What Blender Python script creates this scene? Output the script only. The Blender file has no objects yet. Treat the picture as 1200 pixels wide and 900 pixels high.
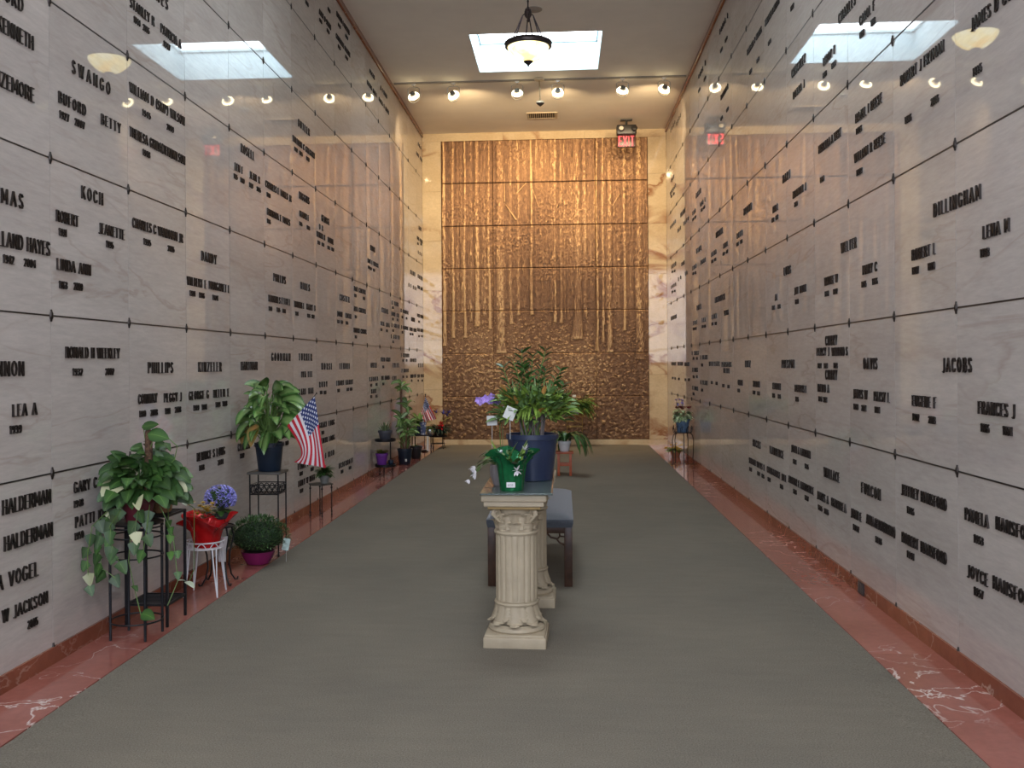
import bpy, math, random
import numpy as np
from mathutils import Vector, Matrix
R = math.radians
PI = math.pi
sc = bpy.context.scene
COL = sc.collection

# ---------------------------------------------------------------- camera
EYE = 1.43
cam_data = bpy.data.cameras.new('camera')
cam = bpy.data.objects.new('camera', cam_data)
COL.objects.link(cam)
ya, pi_, ro = 0.06748, 0.00009, -0.0066
Yw = Matrix(((math.cos(ya), math.sin(ya), 0), (-math.sin(ya), math.cos(ya), 0), (0, 0, 1)))
Pm = Matrix(((1, 0, 0), (0, math.cos(pi_), math.sin(pi_)), (0, -math.sin(pi_), math.cos(pi_))))
Rm = Matrix(((math.cos(ro), 0, math.sin(ro)), (0, 1, 0), (-math.sin(ro), 0, math.cos(ro))))
Mc = Rm @ Pm @ Yw
cm = Matrix((Mc[0], Mc[2], -Mc[1])).transposed()
cam.matrix_world = Matrix.Translation((0, 0, EYE)) @ cm.to_4x4()
cam_data.sensor_width = 36
cam_data.lens = 1120 / 1200 * 36
cam_data.shift_x = 16.64 / 1200
cam_data.shift_y = -23.4 / 1200
cam_data.clip_start = 0.05
sc.camera = cam

# ---------------------------------------------------------------- colour management, world
sc.view_settings.view_transform = 'Standard'
sc.view_settings.look = 'None'
sc.view_settings.gamma = 1
sc.view_settings.use_curve_mapping = False
sc.view_settings.exposure = 1.12
w = bpy.data.worlds.new('world')
sc.world = w
w.use_nodes = True
w.node_tree.nodes['Background'].inputs[0].default_value = (0.62, 0.72, 0.9, 1)
w.node_tree.nodes['Background'].inputs[1].default_value = 0.25

# ---------------------------------------------------------------- lights
SKY_PANE = 4.8          # daylight glow of the skylight panes, seen and added
SPOT_W = 62             # gallery spots aimed at the bronze relief
PENDANT_W = 150
REAR_W = 170
def area(name, loc, rot, sx, sy, power, col):
    l = bpy.data.lights.new(name, 'AREA'); l.shape = 'RECTANGLE'; l.size = sx; l.size_y = sy
    l.energy = power; l.color = col
    o = bpy.data.objects.new(name, l); COL.objects.link(o); o.location = loc; o.rotation_euler = rot
    return o
# unseen fill light added behind the camera to brighten walls and ceiling
area('rear_fill_light', (-0.3, -2.6, 3.2), (R(104), 0, 0), 3.6, 3.6, REAR_W, (0.80, 0.84, 1.0))

# ---------------------------------------------------------------- dimensions
XL, XR, YB, ZC = -2.464, 1.834, 16.87, 5.53
YF = -2.8
ROWS = [0.08, 0.917, 1.679, 2.441, 3.203, 3.965, 4.727, 5.46]
PW = 0.8327
Y0L = 4.4627 - 9 * PW
Y0R = 4.5893 - 9 * PW

# ---------------------------------------------------------------- mesh builder
class MB:
    def __init__(s): s.v = []; s.f = []; s.c = []; s.col = (0, 0, 0)
    def add(s, vs, fs, cs=None):
        n = len(s.v); s.v += [tuple(p) for p in vs]; s.f += [tuple(i + n for i in f) for f in fs]
        s.c += (cs if cs else [s.col] * len(vs))
    def box(s, a, b, M=None):
        (x0, y0, z0), (x1, y1, z1) = a, b
        vs = [Vector(p) for p in ((x0,y0,z0),(x1,y0,z0),(x1,y1,z0),(x0,y1,z0),(x0,y0,z1),(x1,y0,z1),(x1,y1,z1),(x0,y1,z1))]
        if M: vs = [M @ p for p in vs]
        s.add(vs, [(3,2,1,0),(4,5,6,7),(0,1,5,4),(1,2,6,5),(2,3,7,6),(3,0,4,7)])
    def bbox(s, a, b, r, M=None):
        """bevelled box: chamfered on all edges"""
        import bmesh
        bm = bmesh.new(); bmesh.ops.create_cube(bm, size=1)
        for v in bm.verts:
            v.co = Vector([(a[i] + b[i]) / 2 + v.co[i] * (b[i] - a[i]) for i in range(3)])
        bmesh.ops.bevel(bm, geom=bm.edges[:] + bm.verts[:], offset=r, segments=3, profile=0.5, affect='EDGES')
        bm.verts.index_update()
        s.add([(M @ v.co if M else v.co.copy()) for v in bm.verts], [[v.index for v in f.verts] for f in bm.faces]); bm.free()
    def tube(s, pts, r, n=6, closed=False, caps=True):
        pts = [Vector(p) for p in pts]; m = len(pts)
        rs = r if isinstance(r, (list, tuple)) else [r] * m
        rings = []; prev = None
        for i, p in enumerate(pts):
            if closed: t = pts[(i + 1) % m] - pts[i - 1]
            else: t = pts[min(i + 1, m - 1)] - pts[max(i - 1, 0)]
            if t.length < 1e-9: t = Vector((0, 0, 1))
            t.normalize()
            if prev is None:
                a = Vector((0, 0, 1)) if abs(t.z) < 0.9 else Vector((1, 0, 0))
                u = t.cross(a).normalized()
            else:
                u = (prev - t * prev.dot(t))
                u = u.normalized() if u.length > 1e-6 else t.orthogonal().normalized()
            prev = u; w_ = t.cross(u)
            rings.append([p + (u * math.cos(2 * PI * k / n) + w_ * math.sin(2 * PI * k / n)) * rs[i] for k in range(n)])
        vs = [q for rg in rings for q in rg]; fs = []
        for i in range(m if closed else m - 1):
            j = (i + 1) % m
            for k in range(n):
                fs.append((i*n+k, i*n+(k+1) % n, j*n+(k+1) % n, j*n+k))
        if caps and not closed:
            fs.append(tuple(range(n))[::-1]); fs.append(tuple((m-1)*n+k for k in range(n)))
        s.add(vs, fs)
    def lathe(s, prof, c=(0, 0, 0), n=28, fn=None, M=None):
        """prof: (r, z) list, bottom to top; fn(angle, r, z)->r"""
        vs = []; fs = []
        for (r, z) in prof:
            for k in range(n):
                a = 2 * PI * k / n; rr = fn(a, r, z) if fn else r
                p = Vector((c[0] + rr * math.cos(a), c[1] + rr * math.sin(a), c[2] + z))
                vs.append(M @ p if M else p)
        for i in range(len(prof) - 1):
            for k in range(n):
                fs.append((i*n+k, i*n+(k+1) % n, (i+1)*n+(k+1) % n, (i+1)*n+k))
        fs.append(tuple(range(n))[::-1]); m = len(prof) - 1
        fs.append(tuple(m*n+k for k in range(n)))
        s.add(vs, fs)
    def ell(s, c, rx, ry, rz, n=12, m=8, jit=0, rnd=None):
        vs = []; fs = []
        for i in range(m + 1):
            t = PI * i / m
            for k in range(n):
                a = 2 * PI * k / n; j = 1 + (rnd.uniform(-jit, jit) if rnd else 0)
                vs.append((c[0] + rx*j*math.sin(t)*math.cos(a), c[1] + ry*j*math.sin(t)*math.sin(a), c[2] - rz*j*math.cos(t)))
        for i in range(m):
            for k in range(n):
                fs.append((i*n+k, i*n+(k+1) % n, (i+1)*n+(k+1) % n, (i+1)*n+k))
        s.add(vs, fs)
    def leaf(s, p, d, L, W, droop=0.5, fold=0.25, shape='ovate', n=6, rv=0.5, up=None, twist=0.0):
        p = Vector(p); d = Vector(d).normalized()
        upv = Vector(up) if up else Vector((0, 0, 1))
        side = d.cross(upv)
        if side.length < 0.05: side = d.cross(Vector((0.3, 1, 0.1)))
        side.normalize()
        if twist: side = Matrix.Rotation(twist, 3, d) @ side
        vs = []; cs = []; q = p.copy(); dd = d.copy()
        for i in range(n + 1):
            t = i / n
            if shape == 'ovate': w_ = math.sin(PI * min(1, t ** 0.75)) ** 0.8 if 0 < t < 1 else 0.02
            elif shape == 'heart': w_ = (min(1, t / 0.16) ** 0.5) * (1 - t) ** 0.62 * 1.25 if t < 1 else 0
            elif shape == 'lance': w_ = math.sin(PI * t ** 0.9) ** 0.7 if 0 < t < 1 else 0.02
            else: w_ = (1 - t ** 2.5) * min(1, 0.35 + t * 2)
            w_ = max(w_, 0.015) * W / 2
            nrm = side.cross(dd)
            vs += [q - side * w_ + nrm * fold * w_, q.copy(), q + side * w_ + nrm * fold * w_]
            cs += [(1, rv, t), (0, rv, t), (1, rv, t)]
            dd = (dd + Vector((0, 0, -1)) * droop / n)
            dd.normalize(); q = q + dd * (L / n)
            # keep the side vector perpendicular
            side = (side - dd * side.dot(dd)).normalized()
        fs = []
        for i in range(n):
            a = i * 3
            fs += [(a, a+1, a+4, a+3), (a+1, a+2, a+5, a+4)]
        s.add(vs, fs, cs)
        return q
    def build(s, name, m, parent=None, smooth=True, origin=None, edge=None):
        me = bpy.data.meshes.new(name)
        vs = s.v
        if origin is not None:
            o_ = Vector(origin); vs = [(p[0]-o_[0], p[1]-o_[1], p[2]-o_[2]) for p in s.v]
        me.from_pydata(vs, [], s.f); me.update()
        ca = me.color_attributes.new('lc', 'FLOAT_COLOR', 'POINT')
        arr = np.ones((len(vs), 4), dtype=np.float32)
        if len(vs): arr[:, :3] = np.array([c[:3] for c in s.c], dtype=np.float32)
        ca.data.foreach_set('color', arr.ravel())
        if smooth:
            me.polygons.foreach_set('use_smooth', [True] * len(me.polygons))
            try: me.set_sharp_from_angle(angle=R(edge or 38))
            except Exception: pass
        me.materials.append(m)
        o = bpy.data.objects.new(name, me); COL.objects.link(o)
        if origin is not None: o.location = origin
        if parent: o.parent = parent
        return o

def tag(o, label=None, cat=None, group=None, kind=None):
    if label: o['label'] = label
    if cat: o['category'] = cat
    if group: o['group'] = group
    if kind: o['kind'] = kind
    return o
def thing(name, loc, label, cat, group=None, rz=0):
    o = bpy.data.objects.new(name, None); COL.objects.link(o); o.location = loc; o.rotation_euler = (0, 0, rz)
    o.empty_display_size = 0.1
    return tag(o, label, cat, group)
def copy_tree(o, parent=None):
    c = o.copy(); COL.objects.link(c)
    if parent: c.parent = parent
    for ch in list(o.children): copy_tree(ch, c)
    return c

# ---------------------------------------------------------------- materials
def newmat(name):
    m = bpy.data.materials.new(name); m.use_nodes = True
    nt = m.node_tree; return m, nt, nt.nodes, nt.links, nt.nodes['Principled BSDF']
def mat(name, col, rough=0.6, metal=0.0, var=0.12, scale=12, bump=0.0, bscale=80, spec=0.5, emit=None, estr=0, sheen=0, trans=0, alpha=None, coat=0):
    m, nt, N, Lk, P = newmat(name)
    tc = N.new('ShaderNodeTexCoord'); nz = N.new('ShaderNodeTexNoise'); nz.inputs['Scale'].default_value = scale; nz.inputs['Detail'].default_value = 4
    Lk.new(tc.outputs['Object'], nz.inputs['Vector'])
    cr = N.new('ShaderNodeValToRGB'); e = cr.color_ramp.elements
    e[0].position = 0.3; e[1].position = 0.7
    e[0].color = (*[c * (1 - var) for c in col], 1); e[1].color = (*[min(1, c * (1 + var)) for c in col], 1)
    Lk.new(nz.outputs['Fac'], cr.inputs['Fac']); Lk.new(cr.outputs['Color'], P.inputs['Base Color'])
    P.inputs['Roughness'].default_value = rough; P.inputs['Metallic'].default_value = metal
    P.inputs['Specular IOR Level'].default_value = spec
    if coat: P.inputs['Coat Weight'].default_value = coat
    if sheen: P.inputs['Sheen Weight'].default_value = sheen
    if trans: P.inputs['Transmission Weight'].default_value = trans
    if emit: P.inputs['Emission Color'].default_value = (*emit, 1); P.inputs['Emission Strength'].default_value = estr
    if bump:
        n2 = N.new('ShaderNodeTexNoise'); n2.inputs['Scale'].default_value = bscale; n2.inputs['Detail'].default_value = 5
        Lk.new(tc.outputs['Object'], n2.inputs['Vector'])
        b = N.new('ShaderNodeBump'); b.inputs['Strength'].default_value = bump; b.inputs['Distance'].default_value = 0.01
        Lk.new(n2.outputs['Fac'], b.inputs['Height']); Lk.new(b.outputs['Normal'], P.inputs['Normal'])
    return m
def ramp(N, stops):
    cr = N.new('ShaderNodeValToRGB'); e = cr.color_ramp.elements
    while len(e) > 1: e.remove(e[-1])
    e[0].position = stops[0][0]; e[0].color = (*stops[0][1], 1)
    for p, c in stops[1:]:
        x = e.new(p); x.color = (*c, 1)
    return cr
def mix(N, Lk, a, b, fac, mode='MIX'):
    x = N.new('ShaderNodeMix'); x.data_type = 'RGBA'; x.blend_type = mode
    for sck, val in ((6, a), (7, b)):
        if isinstance(val, tuple): x.inputs[sck].default_value = (*val, 1)
        else: Lk.new(val, x.inputs[sck])
    if isinstance(fac, (int, float)): x.inputs[0].default_value = fac
    else: Lk.new(fac, x.inputs[0])
    return x.outputs[2]
def marble(name, base, alt, vein, vamt, scale=(1, 1, 1), rough=0.08, vscale=1.6, vthin=0.03, tint=True, ior=1.5, joints=None):
    m, nt, N, Lk, P = newmat(name)
    tc = N.new('ShaderNodeTexCoord'); mp = N.new('ShaderNodeMapping'); mp.inputs['Scale'].default_value = scale
    Lk.new(tc.outputs['Object'], mp.inputs['Vector'])
    at = N.new('ShaderNodeAttribute'); at.attribute_name = 'lc'
    off = N.new('ShaderNodeVectorMath'); off.operation = 'MULTIPLY_ADD'; off.inputs[1].default_value = (9, 9, 9)
    Lk.new(at.outputs['Vector'], off.inputs[0]); Lk.new(mp.outputs['Vector'], off.inputs[2])
    v = off.outputs['Vector']
    n1 = N.new('ShaderNodeTexNoise'); n1.inputs['Scale'].default_value = 1.4; n1.inputs['Detail'].default_value = 8; n1.inputs['Roughness'].default_value = 0.6
    Lk.new(v, n1.inputs['Vector'])
    c1 = ramp(N, [(0.3, base), (0.7, alt)]); Lk.new(n1.outputs['Fac'], c1.inputs['Fac'])
    n3 = N.new('ShaderNodeTexNoise'); n3.inputs['Scale'].default_value = 26; n3.inputs['Detail'].default_value = 6; n3.inputs['Roughness'].default_value = 0.7
    Lk.new(v, n3.inputs['Vector'])
    c3 = ramp(N, [(0.3, (0.88, 0.88, 0.88)), (0.7, (1.06, 1.06, 1.06))]); Lk.new(n3.outputs['Fac'], c3.inputs['Fac'])
    cc = mix(N, Lk, c1.outputs['Color'], c3.outputs['Color'], 1.0, 'MULTIPLY')
    # veins: thin contour of a warped noise
    n2 = N.new('ShaderNodeTexNoise'); n2.inputs['Scale'].default_value = vscale; n2.inputs['Detail'].default_value = 5; n2.inputs['Distortion'].default_value = 0.6
    Lk.new(v, n2.inputs['Vector'])
    c2 = ramp(N, [(0.5 - vthin, (0, 0, 0)), (0.5, (1, 1, 1)), (0.5 + vthin * 0.6, (0, 0, 0))]); Lk.new(n2.outputs['Fac'], c2.inputs['Fac'])
    n4 = N.new('ShaderNodeTexNoise'); n4.inputs['Scale'].default_value = 0.9; Lk.new(v, n4.inputs['Vector'])
    c4 = ramp(N, [(0.42, (0, 0, 0)), (0.62, (1, 1, 1))]); Lk.new(n4.outputs['Fac'], c4.inputs['Fac'])
    mm = N.new('ShaderNodeMath'); mm.operation = 'MULTIPLY'; Lk.new(c2.outputs['Color'], mm.inputs[0]); Lk.new(c4.outputs['Color'], mm.inputs[1])
    m2 = N.new('ShaderNodeMath'); m2.operation = 'MULTIPLY'; Lk.new(mm.outputs[0], m2.inputs[0]); m2.inputs[1].default_value = vamt
    cc = mix(N, Lk, cc, vein, m2.outputs[0])
    Lk.new(cc, P.inputs['Base Color'])
    P.inputs['Roughness'].default_value = rough
    P.inputs['IOR'].default_value = ior
    return m
def leafmat(name, edge, mid, rib=None, rough=0.35, var=0.35, stripes=0.0, yellow=None):
    """edge / middle colour across the blade, per leaf variation"""
    m, nt, N, Lk, P = newmat(name)
    at = N.new('ShaderNodeAttribute'); at.attribute_name = 'lc'
    sp = N.new('ShaderNodeSeparateColor'); Lk.new(at.outputs['Color'], sp.inputs[0])
    tc = N.new('ShaderNodeTexCoord'); nz = N.new('ShaderNodeTexNoise'); nz.inputs['Scale'].default_value = 60; nz.inputs['Detail'].default_value = 3
    Lk.new(tc.outputs['Object'], nz.inputs['Vector'])
    ad = N.new('ShaderNodeMath'); ad.operation = 'MULTIPLY_ADD'; ad.inputs[1].default_value = stripes; Lk.new(nz.outputs['Fac'], ad.inputs[0]); Lk.new(sp.outputs[0], ad.inputs[2])
    st = [(0.0, rib or mid), (0.06, mid), (0.35 + stripes * 0.5, mid), (0.75 + stripes * 0.5, edge)] if stripes else [(0.0, rib or mid), (0.08, mid), (1.0, edge)]
    cr = ramp(N, st); Lk.new(ad.outputs[0], cr.inputs['Fac'])
    cv = ramp(N, [(0.0, (1 - var,) * 3), (1.0, (1 + var,) * 3)]); Lk.new(sp.outputs[1], cv.inputs['Fac'])
    cc = mix(N, Lk, cr.outputs['Color'], cv.outputs['Color'], 1.0, 'MULTIPLY')
    if yellow:
        cy = ramp(N, [(0.0, (1, 1, 1)), (0.07, (1, 1, 1)), (0.08, (0, 0, 0))]); Lk.new(sp.outputs[1], cy.inputs['Fac'])
        cc = mix(N, Lk, cc, yellow, cy.outputs['Color'])
    Lk.new(cc, P.inputs['Base Color']); P.inputs['Roughness'].default_value = rough
    P.inputs['Subsurface Weight'].default_value = 0.0
    return m

M_wall = marble('cream_wall_marble', (0.465, 0.42, 0.385), (0.585, 0.535, 0.495), (0.27, 0.18, 0.13), 0.30, scale=(1, 0.28, 1.9), rough=0.022, vscale=1.5, vthin=0.022, ior=1.62)
M_pil = marble('golden_veined_marble', (0.52, 0.40, 0.25), (0.66, 0.54, 0.36), (0.26, 0.11, 0.05), 0.95, scale=(1.0, 1.0, 1.5), rough=0.05, vscale=1.0, vthin=0.06)
M_red = marble('red_floor_marble', (0.26, 0.080, 0.058), (0.38, 0.14, 0.11), (0.85, 0.76, 0.70), 0.85, rough=0.08, vscale=3.2, vthin=0.012)
M_base = marble('rust_baseboard_marble', (0.18, 0.052, 0.028), (0.29, 0.095, 0.052), (0.65, 0.5, 0.4), 0.5, rough=0.12, vscale=2.5, vthin=0.012)
M_joint = mat('dark_bronze_joint', (0.035, 0.028, 0.022), 0.5, 0.3)
M_brz = mat('dark_bronze_letters', (0.035, 0.028, 0.024), 0.38, 0.6, var=0.3, scale=40)
M_ceil = mat('warm_white_ceiling_paint', (0.87, 0.80, 0.69), 0.9, var=0.03, scale=3, bump=0.08, bscale=60)
M_white = mat('white_painted_well', (0.50, 0.60, 0.63), 0.7, var=0.02)
M_dark = mat('black_wrought_iron', (0.012, 0.013, 0.016), 0.42, 0.4)
M_whitewire = mat('white_painted_wire', (0.72, 0.73, 0.76), 0.4)
M_soil = mat('potting_soil', (0.045, 0.03, 0.02), 0.95, var=0.5, scale=90, bump=0.6, bscale=120)
M_stem = mat('green_plant_stem', (0.10, 0.18, 0.04), 0.5, var=0.3)

# carpet
def carpet():
    m, nt, N, Lk, P = newmat('grey_green_loop_carpet')
    tc = N.new('ShaderNodeTexCoord')
    n1 = N.new('ShaderNodeTexNoise'); n1.inputs['Scale'].default_value = 170; n1.inputs['Detail'].default_value = 3; Lk.new(tc.outputs['Object'], n1.inputs['Vector'])
    mp = N.new('ShaderNodeMapping'); mp.inputs['Scale'].default_value = (2.0, 7, 1); Lk.new(tc.outputs['Object'], mp.inputs['Vector'])
    n2 = N.new('ShaderNodeTexNoise'); n2.inputs['Scale'].default_value = 2.2; n2.inputs['Detail'].default_value = 5; Lk.new(mp.outputs['Vector'], n2.inputs['Vector'])
    n3 = N.new('ShaderNodeTexNoise'); n3.inputs['Scale'].default_value = 1.1; n3.inputs['Detail'].default_value = 3; Lk.new(tc.outputs['Object'], n3.inputs['Vector'])
    c1 = ramp(N, [(0.28, (0.122, 0.110, 0.087)), (0.72, (0.236, 0.214, 0.171))]); Lk.new(n1.outputs['Fac'], c1.inputs['Fac'])
    c2 = ramp(N, [(0.3, (0.95, 0.95, 0.95)), (0.7, (1.04, 1.04, 1.04))]); Lk.new(n2.outputs['Fac'], c2.inputs['Fac'])
    c3 = ramp(N, [(0.35, (0.93, 0.93, 0.93)), (0.65, (1.06, 1.05, 1.03))]); Lk.new(n3.outputs['Fac'], c3.inputs['Fac'])
    cc = mix(N, Lk, c1.outputs['Color'], c2.outputs['Color'], 1.0, 'MULTIPLY'); cc = mix(N, Lk, cc, c3.outputs['Color'], 1.0, 'MULTIPLY')
    Lk.new(cc, P.inputs['Base Color']); P.inputs['Roughness'].default_value = 0.95; P.inputs['Specular IOR Level'].default_value = 0.15
    b = N.new('ShaderNodeBump'); b.inputs['Strength'].default_value = 0.5; b.inputs['Distance'].default_value = 0.006; Lk.new(n1.outputs['Fac'], b.inputs['Height']); Lk.new(b.outputs['Normal'], P.inputs['Normal'])
    return m
M_carpet = carpet()

# ================================================================ structure
rnd = random.Random(5)
def struct(o): o['kind'] = 'structure'; return o

mb = MB(); mb.col = (0.2, 0.3, 0.1); mb.box((XL - 0.3, YF, -0.2), (XR + 0.3, YB + 0.3, -0.012)); struct(mb.build('floor', mat('concrete_slab', (0.3, 0.29, 0.27), 0.9), smooth=False))
# red marble borders, laid as slabs with thin joints
CL, CR = -2.125, 1.495
def border(name, x0, x1, yo):
    mb = MB(); y = YF; k = 0
    while y < YB:
        y1 = min(y + 1.52, YB)
        mb.col = (rnd.random(), rnd.random(), rnd.random())
        mb.box((x0, y + 0.0015, -0.012), (x1, y1 - 0.0015, 0.0)); y = y1
    return struct(mb.build(name, M_red, smooth=False))
border('trim_1', XL, CL, 0); border('trim_2', CR, XR, 0.4)
mb = MB(); nx, ny = 18, 90
vs = []; fs = []
for j in range(ny + 1):
    for i in range(nx + 1):
        x = CL + (CR - CL) * i / nx; y = YF + (YB - 0.02 - YF) * j / ny
        if i == 0: x += rnd.uniform(-0.004, 0.004)
        if i == nx: x += rnd.uniform(-0.004, 0.004)
        e = 0 if i in (0, nx) else 0.006
        vs.append((x, y, e - (0.004 if i in (0, nx) else 0)))
for j in range(ny):
    for i in range(nx):
        a = j * (nx + 1) + i; fs.append((a, a + 1, a + nx + 2, a + nx + 1))
mb.add(vs, fs); struct(mb.build('floor_2', M_carpet))

# side walls: marble crypt fronts, each a separate slab in the wall, hairline vertical joints, dark horizontal strips
def side_wall(name, X, s, y0, seed):
    r = random.Random(seed)
    mb = MB()
    ys = [y0 + k * PW for k in range(-1, 26)]
    for i in range(len(ys) - 1):
        a = max(ys[i], YF); b = min(ys[i + 1], YB)
        if b - a < 0.02: continue
        for j in range(7):
            z0, z1 = ROWS[j] + (0.003 if j else 0.0), ROWS[j + 1] - 0.003
            mb.col = (r.random(), r.random(), r.random())
            g = 0.0017
            ta = r.uniform(-0.0005, 0.0005) * (b - a); tb = r.uniform(-0.0004, 0.0004)
            x = lambda u, v: X - s * (0.001 + ta * u + tb * v)
            q = [(x(-.5, -.5), a + g, z0), (x(.5, -.5), b - g, z0), (x(.5, .5), b - g, z1), (x(-.5, .5), a + g, z1)]
            bk = [(X - s * 0.03, p[1], p[2]) for p in q]
            fs = [(0, 1, 2, 3), (7, 6, 5, 4), (0, 4, 5, 1), (1, 5, 6, 2), (2, 6, 7, 3), (3, 7, 4, 0)]
            if s < 0: fs = [f[::-1] for f in fs]
            mb.add(q + bk, fs)
    o = struct(mb.build(name, M_wall, smooth=False))
    mb = MB(); xa, xb = sorted((X - s * 0.005, X - s * 0.2)); mb.box((xa, YF, -0.2), (xb, YB + 0.3, ZC + 0.2))
    bk = mb.build('joint_backing', M_joint, o, smooth=False)
    return o
WL = side_wall('wall_left', XL, 1, Y0L, 11)
WR = side_wall('wall_right', XR, -1, Y0R, 12)
for side, X, s in (('left', XL, 1), ('right', XR, -1)):
    mb = MB(); y = YF
    while y < YB:
        y1 = min(y + PW * 2, YB); mb.col = (rnd.random(),) * 3
        xa, xb = sorted((X - s * 0.004, X + s * 0.012)); mb.box((xa, y + .001, 0), (xb, y1 - .001, 0.08)); y = y1
    struct(mb.build('baseboard_' + side, M_base, smooth=False))
    mb = MB(); xa, xb = sorted((X - s * 0.02, X + s * 0.022)); mb.col = (.3, .5, .2); mb.bbox((xa, YF, 5.462), (xb, YB, ZC + 0.01), 0.006)
    struct(mb.build('trim_3' if s > 0 else 'trim_4', M_base, smooth=False))

# back wall with golden marble surround
mb = MB(); mb.col = (.1, .1, .1); mb.box((XL - .2, YB + 0.06, -.2), (XR + .2, YB + .3, ZC + .2)); WB = struct(mb.build('wall_back', M_joint, smooth=False))
mb = MB()
zs = [0.1, 0.98, 1.86, 2.74, 3.62, 4.50, 5.385]
BX0, BX1, BZ0, BZ1 = -2.128, 1.512, 0.100, 5.390
for x0, x1 in ((XL, BX0), (BX1, XR)):
    off = 0.0 if x0 < 0 else 0.25
    zz = [0.1] + [z + off for z in zs[1:-1]] + [BZ1]
    for a, b in zip(zz[:-1], zz[1:]):
        mb.col = (rnd.random(), rnd.random(), rnd.random()); mb.box((x0 + .001, YB, a + .0015), (x1 - .001, YB + .07, b - .0015))
x = XL
while x < XR - 0.01:
    x1 = min(x + 1.44, XR); mb.col = (rnd.random(), rnd.random(), rnd.random()); mb.box((x + .001, YB, BZ1 + .001), (x1 - .001, YB + .07, ZC + .02)); x = x1
x = XL
while x < XR - 0.01:
    x1 = min(x + 1.44, XR); mb.col = (rnd.random(), rnd.random(), rnd.random()); mb.box((x + .001, YB - 0.03, -0.01), (x1 - .001, YB + .07, 0.099)); x = x1
o = mb.build('marble_surround', M_pil, WB, smooth=False)

# ceiling with one skylight in view, two unseen ones added for light
SKX0, SKX1 = -1.137, 0.524
SKY = [(11.84, 13.385), (5.9, 7.445), (0.0, 1.545)]
mb = MB(); ys = [YF] + sorted([y for p in SKY for y in p]) + [YB + .1]
for i in range(len(ys) - 1):
    a, b = ys[i], ys[i + 1]
    if any(abs(a - p[0]) < 1e-6 for p in SKY):
        mb.box((XL - .1, a, ZC), (SKX0, b, ZC + .12)); mb.box((SKX1, a, ZC), (XR + .1, b, ZC + .12))
    else: mb.box((XL - .1, a, ZC), (XR + .1, b, ZC + .12))
struct(mb.build('ceiling', M_ceil, smooth=False))
M_pane = mat('bright_skylight_pane', (0.9, 0.95, 1.0), 0.5, var=0.0, emit=(0.86, 0.94, 1.0), estr=SKY_PANE)
for k, (a, b) in enumerate(SKY):
    mb = MB(); z0, z1 = ZC + 0.001, ZC + 0.46; t = .05; e_ = .006
    mb.box((SKX0 - t, a - t, z0), (SKX0 + e_, b + t, z1)); mb.box((SKX1 - e_, a - t, z0), (SKX1 + t, b + t, z1))
    mb.box((SKX0 + e_, a - t, z0), (SKX1 - e_, a + e_, z1)); mb.box((SKX0 + e_, b - e_, z0), (SKX1 - e_, b + t, z1))
    # stepped curb near the top
    mb.box((SKX0, a, z1 - .07), (SKX0 + .03, b, z1 - .03)); mb.box((SKX1 - .03, a, z1 - .07), (SKX1, b, z1 - .03))
    mb.box((SKX0, a, z1 - .07), (SKX1, a + .03, z1 - .03)); mb.box((SKX0, b - .03, z1 - .07), (SKX1, b, z1 - .03))
    f = struct(mb.build('window_%d' % (k + 1), M_white, smooth=False))
    mb = MB(); mb.box((SKX0 - .02, a - .02, z1 - .02), (SKX1 + .02, b + .02, z1 + .02)); mb.build('window_pane', M_pane, f, smooth=False)

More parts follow.
